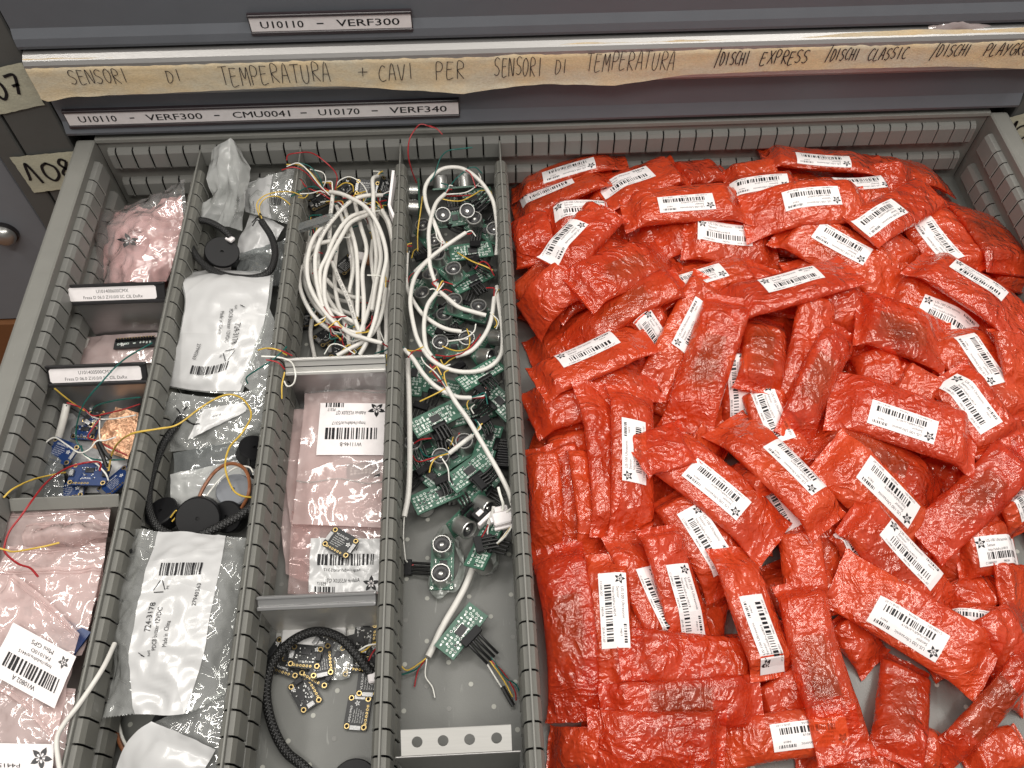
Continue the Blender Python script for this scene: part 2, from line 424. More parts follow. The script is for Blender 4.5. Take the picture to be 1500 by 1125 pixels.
# ------------------------------------------------------------------ the drawer and the cabinet
W, D = 918., 646.
Y0S, PIT = -45.9, 17.
def tabs(mb, prof, p0, dv, out, n, first, pitch, gap, m, last=None):
    """row of pressed tabs parted by slots; first = length before the first slot"""
    p0 = Vector(p0); dv = Vector(dv).normalized(); q = 0.
    segs = [(0., first - gap / 2)] + [(first + pitch * k + gap / 2, first + pitch * (k + 1) - gap / 2) for k in range(n)]
    if last: segs.append((first + pitch * n + gap / 2, last))
    for a, b in segs:
        st = p0 + dv * a; L = b - a; out_v = Vector(out); k = len(prof)
        vs = []
        e_ = min(1.0, L * .2)
        for q, f in ((0., .94), (e_, 1.), (L - e_, 1.), (L, 1.06)):
            vs += [st + out_v * (o * f) + Vector((0, 0, z)) + dv * q for o, z in prof]
        fs = [(r * k + i, r * k + (i + 1) % k, (r + 1) * k + (i + 1) % k, (r + 1) * k + i) for r in range(3) for i in range(k)]
        fs += [tuple(range(k - 1, -1, -1))]
        zc = sum(z for o, z in prof) / k         # near end: pale rim painted as caught light, black inside painted as shade
        rim = [st + out_v * (o * 1.06) + Vector((0, 0, z)) + dv * (L + .02) for o, z in prof]; inn = [st + out_v * (o * .90) + Vector((0, 0, zc + (z - zc) * .96)) + dv * (L + .02) for o, z in prof]
        mb.add(rim + inn, [(i, i + 1, k + i + 1, k + i) for i in range(k - 1)], 'edge'); mb.add(inn, [tuple(range(k))], 'black_and_shade')
        mb.add(vs, fs, m)

drawer = thing('open_drawer', 'open grey metal drawer with slotted walls, holding sensors, cables and red packets', 'drawer', (W / 2, -D / 2, 0))
mb = MB(); mb.box(-19.8, W + 19.8, -D - 2, 2, -3, 0, 'bottom')
for i in range(54):
    for j in range(18):
        x = 7.5 + 17 * i; y = -27.5 - 34.6 * j - (17.3 if i % 2 else 0)
        if 3 < x < 915 and y > -640: mb.lathe([(.01, .25), (1.8, .25), (1.95, -.2)], 'button' if (i * 7 + j * 3) % 5 else 'strip', 12, (x, y))
mb.build('drawer_bottom', drawer)
T1 = [(0, 78), (4.5, 77), (6.8, 73.5), (8, 57), (6.8, 54.6), (0, 54)]
T2 = [(0, 38), (4.5, 37), (6.8, 33.5), (8, 19.5), (6.8, 17), (0, 16.5)]
def wall(name, p0, dv, out, L, first, n, lo=0, flange=20.):
    mb = MB()
    mb.extr([(-flange, 84), (-flange + 1.5, 87), (-flange + 4, 88), (-1.5, 88), (0, 86.8), (0, -2.9), (-flange, -2.9)], p0, dv, L, 'tray', out=out)
    w = mb.build(name, drawer)
    st = MB()
    for T, za, zb in ((T1, 54, 78), (T2, 16.5, 38)):
        tabs(st, T, Vector(p0) + Vector(dv) * lo, dv, out, n, first - lo, PIT, 1.5, 'strip', last=L - lo - 8)
        st.extr([(.2, za + 1), (.2, zb - 1), (2.5, zb - 2), (2.5, za + 1)], Vector(p0) + Vector(dv) * (lo + 2), dv, L - 2 * lo - 12, 'black_and_shade', out=out)  # black backing painted as the shade behind the slots
    st.build('slotted_strip', drawer)
wall('side_wall', (0, 0, 0), (0, -1, 0), (1, 0, 0), D, 45.9, 34, 20)
wall('side_wall', (W, 0, 0), (0, -1, 0), (-1, 0, 0), D, 45.9, 34, 20)
mb = MB()   # back wall: lip, ledge going back
mb.extr([(-24, 91), (0, 90.5), (2.2, 89.5), (2.6, 86), (.6, 84.5), (0, 83), (0, -2.9), (-2, -2.9), (-2, 86), (-24, 86)], (.6, 0, 0), (1, 0, 0), W - 1.2, 'tray', out=(0, -1, 0))
mb.build('back_wall', drawer)
st = MB()
for T, za, zb in ((T1, 54, 78), (T2, 16.5, 38)):
    tabs(st, T, (9, 0, 0), (1, 0, 0), (0, -1, 0), 52, 8, PIT, 1.7, 'strip', last=W - 20)
    st.extr([(.2, za + 1), (.2, zb - 1), (2.5, zb - 2), (2.5, za + 1)], (11, 0, 0), (1, 0, 0), W - 34, 'black_and_shade', out=(0, -1, 0))  # dark strip stands in for shade inside the back wall slots
st.build('slotted_strip', drawer)
mb = MB(); mb.box(-19.9, W + 19.9, -D - 24, -D - .2, -3.1, 95, 'front', 2); mb.build('drawer_front', drawer)

# four long dividers
D1 = [(.6, 71), (4, 69.6), (6.2, 65.5), (7.2, 50), (6, 47), (.6, 46.5)]
D2 = [(.6, 37), (4, 35.6), (6.2, 31.5), (7.2, 18), (6, 15), (.6, 14.5)]
for X, lab in ((102, 'long slotted grey divider between the pink bags and the buzzer bags'),
               (204, 'long slotted grey divider between the buzzer bags and the white cables'),
               (306, 'long slotted grey divider between the white cables and the green sensors'),
               (408, 'long slotted grey divider between the green sensors and the red packets')):
    t = thing('drawer_divider', lab, 'divider', (X, -305, 0), 'long dividers across the drawer')
    mb = MB(); mb.box(X - .8, X + .8, -D + 1, -3, .3, 75, 'tray', .4); mb.build('divider_plate', t)
    for sg in (-1, 1):
        st = MB()
        for T, za, zb in ((D1, 47, 70), (D2, 15, 36)):
            tabs(st, T, (X, -29, 0), (0, -1, 0), (sg, 0, 0), 35, 16.9, PIT, 1.5, 'strip_warm')
            st.extr([(.85, za + 1), (.85, zb - 2), (2.2, zb - 3), (2.2, za + 1)], (X, -31, 0), (0, -1, 0), 606, 'black_and_shade', out=(sg, 0, 0))  # shade behind the divider slots, put in as a black strip
        st.build('slotted_strip', t)

# ---- stroke letters for the handwriting
G = {'S': [[(.9, .9), (.5, 1), (.15, .85), (.2, .6), (.6, .48), (.85, .25), (.5, .02), (.05, .1)]],
     'E': [[(.15, 1), (.12, .02), (.85, .05)], [(.15, .55), (.7, .58)], [(.1, 1), (.85, .97)]],
     'N': [[(.1, 0), (.15, 1), (.8, .03), (.88, 1)]],
     'O': [[(.5, 1), (.15, .8), (.1, .3), (.45, 0), (.85, .3), (.85, .75), (.5, 1)]],
     'R': [[(.15, 0), (.18, 1), (.75, .95), (.8, .65), (.2, .5), (.9, .0)]],
     'I': [[(.4, 1), (.45, 0)]], 'D': [[(.15, 1), (.15, 0), (.7, .15), (.88, .6), (.55, .95), (.05, 1)]],
     'T': [[(.0, .98), (1, 1)], [(.5, 1), (.48, 0)]],
     'M': [[(.05, 0), (.15, 1), (.5, .4), (.85, 1), (.95, 0)]],
     'P': [[(.15, 0), (.18, 1), (.75, .98), (.85, .7), (.6, .5), (.18, .5)]],
     'A': [[(.05, 0), (.35, .95), (.6, 1), (.9, .0)], [(.2, .42), (.82, .42)]],
     'U': [[(.1, 1), (.12, .25), (.45, 0), (.8, .2), (.85, 1)]], '+': [[(.5, .9), (.5, .1)], [(.0, .5), (1, .5)]],
     'C': [[(.9, .9), (.5, 1), (.12, .6), (.15, .2), (.5, 0), (.95, .1)]], 'V': [[(.05, 1), (.45, 0), (.9, 1)]],
     '/': [[(.75, 1.3), (.2, -.2)]], 'H': [[(.12, 1), (.1, 0)], [(.85, 1), (.88, 0)], [(.1, .5), (.86, .52)]],
     'X': [[(.1, 1), (.9, 0)], [(.9, 1), (.05, 0)]], 'L': [[(.15, 1), (.12, .02), (.85, .05)]],
     'Y': [[(.05, 1), (.45, .5)], [(.9, 1), (.35, 0)]],
     'G': [[(.9, .88), (.5, 1), (.12, .6), (.18, .15), (.6, 0), (.9, .2), (.88, .48), (.55, .48)]],
     '1': [[(.0, .2), (.1, .25), (.35, 1), (.75, .0)]], '0': [[(.5, 1), (.15, .8), (.1, .3), (.45, 0), (.85, .3), (.85, .75), (.45, 1)]],
     '7': [[(.05, .95), (.85, 1), (.45, 0)], [(.3, .45), (.85, .55)]], '8': [[(.85, .9), (.5, 1), (.25, .75), (.75, .3), (.5, 0), (.15, .25), (.6, .6), (.85, .9)]]}
def hand(mb, word, xa, xb, z0, z1, w, depth, m='pen', lean=.12):
    k = (xb - xa) / len(word)
    for i, ch in enumerate(word):
        jx, jy = rnd.uniform(-.06, .06), rnd.uniform(-.08, .08)
        for strk in G[ch]:
            pts = [(xa + (i + .06 + .86 * (x + jx + lean * (y - .5))) * k, z0 + (y + jy) * (z1 - z0)) for x, y in strk]
            sp = spline([(a, b, 0) for a, b in pts], .9) if len(pts) > 2 else [Vector((a, b, 0)) for a, b in pts]
            mb.ribbon([(p.x, p.y) for p in sp], w, depth, m)

# ---- closed drawers above
def front_drawer(name, label, bottom, grip):
    t = thing(name, label, 'drawer', (W / 2, 0, bottom))
    return t
XL, XR = -22.5, 941.
d107 = front_drawer('closed_drawer', 'closed dark grey drawer with masking tape along its metal grip, just above the open one', 95.5, True)
mb = MB(); mb.extr([(-30, 95.5), (1, 95.5), (3.2, 97), (4, 100), (2, 106), (0, 112), (0, 190.5), (-30, 190.5)], (XL, 0, 0), (1, 0, 0), XR - XL, 'front', out=(0, -1, 0)); mb.build('drawer_front', d107)
mb = MB(); mb.extr([(.2, 192.6), (6, 191.6), (11.3, 188.4), (13.2, 185), (13.8, 181), (13.8, 153), (11, 149), (.2, 149)], (XL + .6, 0, 0), (1, 0, 0), XR - XL - 1.2, 'alu', out=(0, -1, 0)); mb.build('grip', d107)
def vplane(y):
    return lambda p: Vector((p[0], y - p[2], p[1]))   # 2D (x, z, proud) on a front plane
def holder(parent, px4, y, words, rail):
    """printed strip in a black holder, corners given in the photograph"""
    (tl, bl, tr, br) = [aty(px, py, y - 3) for px, py in px4]
    x0, x1 = (tl.x + bl.x) / 2, (tr.x + br.x) / 2
    za, zb = (bl.z + br.z) / 2, (tl.z + tr.z) / 2
    mb = MB()
    mb.box(x0 - 1, x1 + 1, y - 2.4, y - .1, za - 4, zb + 3.4, rail)
    mb.box(x0 - 1, x1 + 1, y - 4.2, y - 2.42, zb + .2, zb + 3.2, rail, .6); mb.box(x0 - 1, x1 + 1, y - 4.2, y - 2.42, za - 3.9, za - .2, rail, .6)
    h = mb.build('label_holder', parent)
    mb = MB(vplane(y - 2.45)); mb.add([(x0, za, 0), (x1, za, 0), (x1, zb, 0), (x0, zb, 0), (x0, za, .5), (x1, za, .5), (x1, zb, .5), (x0, zb, .5)], [(4, 5, 6, 7), (0, 4, 7, 3), (1, 2, 6, 5), (3, 7, 6, 2)], 'lab')
    hh = zb - za
    for w, pa, pb in words:
        xa, xb = aty(pa, (tl.z and px4[0][1]), y).x, aty(pb, px4[0][1], y).x
        if w == '-':
            mb.add([(xa, za + hh * .44, .7), (xb, za + hh * .44, .7), (xb, za + hh * .53, .7), (xa, za + hh * .53, .7)], [(0, 1, 2, 3)], 'ink')
        else:
            mb.text(w, xa, za + hh * .24, hh * .72, .7, 'ink', width=xb - xa); mb.text(w, xa + .25, za + hh * .24, hh * .72, .71, 'ink', width=xb - xa)
    mb.build('label_strip', h)
    h['_o'] = tuple(h.parent['_o'])
holder(d107, ((95, 168), (101, 184), (671, 148), (672, 167)), 0,
       [('U10110', 113, 170), ('-', 190, 197), ('VERF300', 214, 297), ('-', 315, 323), ('CMU0041', 341, 426), ('-', 442, 451), ('U10170', 467, 528), ('-', 546, 555), ('VERF340', 572, 655)], 'rail_dark')
# tape along the grip: wavy lower edge, hangs below the grip
mb = MB()
TU = [(30, 92), (100, 90), (300, 88), (500, 88), (600, 81), (750, 77), (850, 68), (950, 67), (1000, 64), (1150, 63), (1240, 55), (1350, 50), (1450, 50), (1520, 46)]
TL = [(42, 140), (70, 149), (100, 143), (160, 140), (250, 137), (330, 133), (420, 128), (500, 127), (600, 132), (680, 136), (750, 127), (800, 123), (900, 125), (950, 118), (1000, 111), (1100, 106), (1250, 101), (1400, 98), (1520, 102)]
def edge_z(E):
    P_ = [aty(px, py, -15) for px, py in E]; return lambda x: float(np.interp(x, [p.x for p in P_], [p.z for p in P_]))
EU, EL = edge_z(TU), edge_z(TL)
def tape_pt(i, j):
    x = XL + 1 + i * (XR - XL + 1)
    top = EU(x) + .5 * fb(x, 3, 0, .06); bot = EL(x) + .7 * fb(x, 4, 0, .05)
    z = top + (bot - top) * j
    out = 14.3 + .45 * fb(x, z, 0, .12) + .5 * max(0, fb(x, z * 2, 5, .02))
    if z < 153: out += (153 - z) * (.22 + .25 * fb(x, 0, 3, .02))
    if z > 181: out -= (z - 181) * .55
    return Vector((x, -out, z))
mb.grid(tape_pt, 200, 14, 'tape')
mb.xf = vplane(-15.4)
for w, pa, pb, yt, yb in [('SENSORI', 105, 195, 103, 124), ('DI', 245, 271, 103, 120), ('TEMPERATURA', 325, 488, 98, 125), ('+', 525, 541, 97, 113), ('CAVI', 555, 610, 95, 118), ('PER', 638, 682, 91, 116),
                           ('SENSORI', 724, 796, 85, 112), ('DI', 812, 833, 88, 108), ('TEMPERATURA', 858, 988, 79, 105), ('/DISCHI', 1046, 1096, 77, 96), ('EXPRESS', 1112, 1182, 76, 95),
                           ('/DISCHI', 1208, 1256, 72, 89), ('CLASSIC', 1270, 1326, 71, 88), ('/DISCHI', 1362, 1418, 67, 84), ('PLAYGROU', 1438, 1512, 66, 83)]:
    a, b = aty(pa, yb, -15.4), aty(pb, yb, -15.4); c = aty(pa, yt, -15.4)
    hand(mb, w, a.x, b.x, a.z, c.z, (.72 if pa < 1040 else 1.0), 0)
mb.build('masking_tape', d107, True)
d106 = front_drawer('closed_drawer', 'topmost closed dark grey drawer with a short printed label strip', 194.5, False)
mb = MB(); mb.extr([(-30, 194.5), (2, 194.5), (4.4, 196), (5, 199), (4, 206), (0, 214), (0, 420), (-30, 420)], (XL - 1, 0, 0), (1, 0, 0), XR - XL + 2, 'front', out=(0, -1, 0)); mb.build('drawer_front', d106)
holder(d106, ((362, 20), (367, 40), (603, 27), (603, 47)), -1.5, [('U10110', 377, 442), ('-', 462, 472), ('VERF300', 491, 584)], 'rail_dark')
mb = MB(); o = aty(1395, 40, -6)
def film_bit(i, j):
    return Vector((o.x - 22 + 60 * i, -3.5 - 5 * math.sin(PI * j) * (1 - .5 * i), o.z - 7 + 13 * j * (1 - abs(i - .45)) + 3 * fb(i * 9, j * 3)))
mb.grid(film_bit, 14, 6, 'pink'); tag(mb.build('tape_scrap', None, True), 'torn translucent scrap of tape on the top drawer edge, upper right', 'tape scrap')

cab = thing('tool_cabinet', 'dark grey steel cabinet frame around the drawers, with handwritten number tapes', 'cabinet', (W / 2, 20, -300))
mb = MB()
zf_ = aty(4, 468, 8).z; mb.box(-78, -27, 3, 60, zf_, 420, 'frame', 1.5); mb.box(-106, -80.5, 3, 60, zf_, 420, 'frame', 1.5); mb.box(-80.5, -78, 9, 60, zf_, 420, 'black_and_shade')
mb.box(946, 998, 3, 60, -600, 420, 'frame', 1.5); mb.box(1000.5, 1028, 3, 60, -600, 420, 'frame', 1.5); mb.box(998, 1000.5, 9, 60, -600, 420, 'black_and_shade')
mb.box(-26.9, 945.9, 58, 64, -600, 420, 'black_and_shade'); mb.box(-26.9, XL - 1.6, 20, 57, -600, 420, 'black_and_shade'); mb.box(XR + 1.6, 945.9, 20, 57, -600, 420, 'black_and_shade')
mb.box(-26, 945, 2, 50, -520, -112, 'front', 2)
mb.build('frame_posts', cab)
def num_tape(quad, digits, w, y=1.2):
    q = [aty(px, py, y) for px, py in quad]
    def fn(i, j):
        a = q[0].lerp(q[1], i); b = q[3].lerp(q[2], i); p = a.lerp(b, j)
        return Vector((p.x + 1.2 * fb(p.z, i * 3, 0, .2), y - .5 - .4 * fb(p.x, p.z, 0, .2), p.z + 1.1 * fb(p.x, j * 3, 0, .15)))
    mb = MB(); mb.grid(fn, 16, 14, 'tape_pale'); mb.xf = vplane(y - 1.2)
    for ch, x0, x1, yt, yb in digits:
        a, b = aty((x0 + x1) / 2, yb, y), aty((x0 + x1) / 2, yt, y); k = aty(x1, (yt + yb) / 2, y).x - aty(x0, (yt + yb) / 2, y).x
        hand(mb, ch, a.x * .5 + b.x * .5 - k / 2, a.x * .5 + b.x * .5 + k / 2, a.z, b.z, w, 0, 'ink', 0)
    mb.build('number_tape', cab, True)
num_tape([(14, 230), (118, 220), (132, 272), (50, 282)], [('1', 36, 64, 239, 268), ('0', 62, 92, 238, 264), ('8', 84, 108, 234, 261)], 3.0)
num_tape([(-45, 108), (32, 91), (66, 153), (-20, 172)], [('1', -40, -15, 120, 150), ('0', -12, 11, 116, 145), ('7', 11, 35, 111, 139)], 3.0)
num_tape([(1476, 172), (1530, 158), (1540, 225), (1494, 238)], [('1', 1478, 1490, 178, 200), ('0', 1482, 1512, 182, 206), ('8', 1492, 1516, 205, 226)], 2.6)

nb = thing('side_cabinet', 'blue-grey door of the neighbouring cabinet with a round chrome knob', 'cabinet door', (-300, 12, -300))
mb = MB(); zb_ = aty(4, 468, 8).z; mb.box(-700, -109, 8, 30, zb_, 420, 'door', 1.5); mb.build('door_panel', nb)
kp = aty(6, 343, 4); mb = MB(lambda p: Vector((kp.x + p[0], 8 - p[2], kp.z + p[1])))
mb.lathe([(15, 0), (15, 4), (13.5, 5)], 'rail', 28); mb.lathe([(13.3, 4.8), (13, 9), (10, 13), (5, 14.5), (.01, 15)], 'can', 28); mb.build('door_knob', nb, True)
mb = MB(); mb.box(-700, -27, 2, 60, -600, zb_ - 3, 'wood'); tag(mb.build('wooden_plinth'), 'brown wooden plinth low under the cabinet door at the left edge', 'plinth')
mb = MB(); mb.add([(-4000, -4000, -900), (4000, -4000, -900), (4000, 600, -900), (-4000, 600, -900)], [(0, 1, 2, 3)], 'wood'); tag(mb.build('floor'), kind='structure')

# ---- cross dividers
def cross(name, label, quad, z0, z1, face, x0, x1, lab=None, plate='alu_dull', group=None, th=2.2):
    """clip-in cross divider: inclined face between two photo lines + sheet down to the floor"""
    t0 = at((quad[0][0] + quad[1][0]) / 2, (quad[0][1] + quad[1][1]) / 2, z1); b0 = at((quad[3][0] + quad[2][0]) / 2, (quad[3][1] + quad[2][1]) / 2, z0)
    t = thing(name, label, 'cross divider', ((x0 + x1) / 2, b0.y, 0), group)
    dy, dz = b0.y - t0.y, z0 - z1; L = math.hypot(dy, dz); ny, nz = -(-dz) / L, -dy / L
    if nz < 0: ny, nz = -ny, -nz
    yc, zc = t0.y, t0.z
    def xf(p): return Vector((p[0], yc + dy * p[1] / L + ny * p[2], zc + dz * p[1] / L + nz * p[2]))
    mb = MB(xf); mb.box(x0, x1, 0, L, -th, 0, face, .6)
    if lab == 'rim': mb.box(x0, x1, 0, 2.2, .05, 2.2, face, .5); mb.box(x0, x1, L - 3, L, .05, 2.6, face, .6)
    if face == 'steel_sheet': mb.box(x0 + .3, x1 - .3, L * .5, L * .5 + .7, .02, .25, 'black_and_shade')
    f = mb.build('label_rail', t)
    pl = MB(); pl.box(x0 + .5, x1 - .5, b0.y + 1.6, b0.y + 2.8, .4, z0 - 1.2, plate); pl.box(x0 + .5, x1 - .5, b0.y - 3.5, b0.y + 1.5, .5, 1.6, plate); pl.build('divider_plate', t)
    return t, xf, L
def rail_label(t, xf, L, pxl, pxr, py, z, lines):
    xa, xb = at(pxl, py, z).x, at(pxr, py, z).x
    mb = MB(lambda p: xf((p[0], L - p[1], p[2])))
    y0, y1 = 3.4, L - 3
    r = [(xa + 1.5, y0), (xb - 1.5, y0), (xb, y0 + 1.5), (xb, y1 - 1.5), (xb - 1.5, y1), (xa + 1.5, y1), (xa, y1 - 1.5), (xa, y0 + 1.5)]
    mb.prism(r, .08, .4, 'lab')
    c = (xa + xb) / 2; h = y1 - y0
    mb.text(lines[0], c, y0 + h * .56, h * .36, .48, 'ink', width=(xb - xa) * .37, align='c'); mb.text(lines[1], c, y0 + h * .14, h * .32, .48, 'ink', width=(xb - xa) * .68, align='c')
    mb.build('label', t)
c1 = cross('cross_divider', 'black label rail with white label, just in front of the pink crumpled bag', ((83, 417), (242, 413), (238, 443), (95, 447)), 58, 72, 'rail', 9.5, 94, 'rim', group='black label rails')
rail_label(*c1, 101, 228, 432, 65, ('U101400600CMX', 'Fresa D 06.0 Z10.0/0 SC CIL DxRx'))
c2 = cross('cross_divider', 'black label rail with white label, just behind the blue boards and copper foil', ((47, 537), (217, 530), (213, 563), (60, 566)), 58, 72, 'rail', 9.5, 94, 'rim', group='black label rails')
rail_label(*c2, 73, 206, 551, 65, ('U101400500CMX', 'Fresa D 06.0 Z10.0/0 SC CIL DxRx'))
cross('cross_divider', 'plain pale grey cross divider between the blue boards and the stacked pink bags', ((0, 731), (160, 725), (166, 742), (0, 752)), 60, 67, 'tray', 9.5, 94, plate='tray')
cross('cross_divider', 'bright aluminium cross divider with an empty holder below the white cable tangle', ((418, 526), (565, 519), (568, 544), (420, 549)), 58, 70, 'steel_sheet', 211.5, 298.5, 'rim', 'alu_dull')
cross('cross_divider', 'dull grey cross divider between the pink bags and the black boards', ((374, 873), (556, 867), (558, 888), (372, 893)), 60, 66, 'alu_dull', 211.5, 298.5, 'rim', 'steel_sheet')
tb = thing('cross_divider', 'white metal cross bracket with four round holes at the front of the sensors', 'cross divider', (357, -560, 0))
a0, b0 = at(588, 1108, 66), at(750, 1099, 66); tp0 = at(668, 1066, 74)
yb = (a0.y + b0.y) / 2; dy = tp0.y - yb; L = math.hypot(dy, 8)
def brx(p): return Vector((p[0], yb + dy / L * p[1] - 8 / L * p[2], 66 + 8 / L * p[1] + dy / L * p[2]))
mb = MB(brx); x0, x1 = a0.x, b0.x; hs = [x0 + (x1 - x0) * k for k in (.145, .38, .62, .865)]; r = 3.6; hy = L * .52
N = 20                                            # plate with real holes: strips between, ring quads round each hole
cells = [x0] + [(hs[i] + hs[i + 1]) / 2 for i in range(3)] + [x1]
for i in range(4):
    xa, xb = cells[i], cells[i + 1]
    def edge(a):
        ca, sa = math.cos(a), math.sin(a); tx = ((xb - hs[i]) if ca > 0 else (hs[i] - xa)) / max(abs(ca), 1e-6); ty = ((L - hy) if sa > 0 else hy) / max(abs(sa), 1e-6); k = min(tx, ty)
        return (hs[i] + ca * k, hy + sa * k)
    ang = sorted(set([2 * PI * k / 32 for k in range(32)] + [math.atan2(y - hy, x - hs[i]) % (2 * PI) for x in (xa, xb) for y in (0, L)])); n = len(ang)
    for z in (0, -1.2):
        vs = [(hs[i] + r * math.cos(a), hy + r * math.sin(a), z) for a in ang] + [edge(a) + (z,) for a in ang]
        mb.add(vs, [(k, n + k, n + (k + 1) % n, (k + 1) % n) for k in range(n)], 'steel_sheet')
    vs = [(hs[i] + r * math.cos(a), hy + r * math.sin(a), z) for z in (0, -1.2) for a in ang]
    mb.add(vs, [(k, (k + 1) % n, n + (k + 1) % n, n + k) for k in range(n)], 'alu_dull')
mb.build('hole_plate', tb)
mb = MB(); mb.box(315.5, 399, yb - 1.2, yb + .0, 64.6, 65.9, 'alu', .4); mb.box(316, 398.5, yb - .9, yb - .1, .4, 64.5, 'tray'); mb.build('divider_plate', tb)

# ------------------------------------------------------------------ light
w = bpy.data.worlds.new('World'); SC.world = w; w.use_nodes = True
nt = w.node_tree; bg = nt.nodes['Background']
tc = nt.nodes.new('ShaderNodeTexCoord'); sx = nt.nodes.new('ShaderNodeSeparateXYZ'); rp = nt.nodes.new('ShaderNodeValToRGB')
nt.links.new(tc.outputs['Generated'], sx.inputs[0]); mm = nt.nodes.new('ShaderNodeMath'); mm.operation = 'MULTIPLY_ADD'; nt.links.new(sx.outputs['Z'], mm.inputs[0]); mm.inputs[1].default_value = .5; mm.inputs[2].default_value = .5
nt.links.new(mm.outputs[0], rp.inputs[0]); e = rp.color_ramp.elements
e[0].position = .35; e[0].color = (.10, .095, .09, 1); e[1].position = .75; e[1].color = (.62, .60, .57, 1)
nt.links.new(rp.outputs[0], bg.inputs[0]); bg.inputs[1].default_value = .6
def area(name, loc, target, sx, sy, power, col=(1, .96, .9)):
    d = bpy.data.lights.new(name, 'AREA'); d.shape = 'RECTANGLE'; d.size = sx; d.size_y = sy; d.energy = power; d.color = col
    o = bpy.data.objects.new(name, d); COL.objects.link(o); o.location = loc
    o.rotation_euler = (Vector(target) - Vector(loc)).to_track_quat('-Z', 'Y').to_euler()
area('ceiling_lamp', (-.75, -.12, 2.0), (.3, -.35, 0), 1.2, .13, 13.5)
area('ceiling_lamp', (1.55, -.05, 2.0), (.6, -.35, 0), 1.2, .13, 13.5)
area('ceiling_lamp', (.1, -1.15, 2.0), (.45, -.3, 0), 1.2, .13, 13.5)
area('ceiling_lamp', (.95, -.75, 2.0), (.45, -.3, 0), 1.2, .13, 13.5)
area('ceiling_lamp', (.4, .15, 1.9), (.45, -.35, 0), 1.1, .12, 7)
SC.view_settings.view_transform = 'Standard'; SC.view_settings.look = 'None'; SC.view_settings.gamma = 1; SC.view_settings.exposure = .1
SC.cycles.max_bounces = 8; SC.cycles.transparent_max_bounces = 16; SC.cycles.diffuse_bounces = 3; SC.cycles.glossy_bounces = 3; SC.cycles.caustics_reflective = False; SC.cycles.caustics_refractive = False
# ------------------------------------------------------------------ pouches that settle on what lies below
class Field:
    def __init__(s, x0, x1, y0, y1, c=3.):
        s.x0, s.y0, s.c = x0, y0, c; s.nx = int((x1 - x0) / c) + 1; s.ny = int((y1 - y0) / c) + 1
        s.h = np.zeros((s.nx, s.ny))
    def get(s, X, Y):
        i = np.clip(((X - s.x0) / s.c).astype(int), 0, s.nx - 1); j = np.clip(((Y - s.y0) / s.c).astype(int), 0, s.ny - 1)
        return s.h[i, j]
    def put(s, X, Y, Z):
        i = np.clip(((X - s.x0) / s.c).astype(int), 0, s.nx - 1); j = np.clip(((Y - s.y0) / s.c).astype(int), 0, s.ny - 1)
        np.maximum.at(s.h, (i.ravel(), j.ravel()), Z.ravel())

def us_label(mb, L, H, seed, part=None):
    """the printed sticker: flower top left, three lines, small bar code right, large bar code below"""
    z = .0
    mb.star(L * .085, H * .76, H * .2, .06, 'ink', 'lab')
    tx = L * .19
    mb.text('US-100 Ultrasonic', tx, H * .78, H * .15, .06, 'ink', width=L * .44)
    mb.text('Sensor', tx, H * .62, H * .15, .06, 'ink', width=L * .16)
    mb.text('http://adafru.it/4019', tx, H * .47, H * .13, .06, 'ink', width=L * .40)
    mb.bars(L * .70, H * .80, L * .25, H * .11, .06, 'ink', seed + 5, 34)
    mb.text('P4019', L * .76, H * .66, H * .11, .06, 'ink', width=L * .10)
    mb.bars(L * .16, H * .19, L * .76, H * .24, .06, 'ink', seed, 64)
    mb.text('C12084-2D1', L * .1, H * .05, H * .11, .06, 'ink', width=L * .2)
    mb.text('P4019A', L * .45, H * .05, H * .11, .06, 'ink', width=L * .13)
    mb.text('2018-11-07', L * .72, H * .05, H * .11, .06, 'ink', width=L * .2)

def hprof(v): return np.maximum(0, 1 - np.abs(v) ** 3.0) ** .5

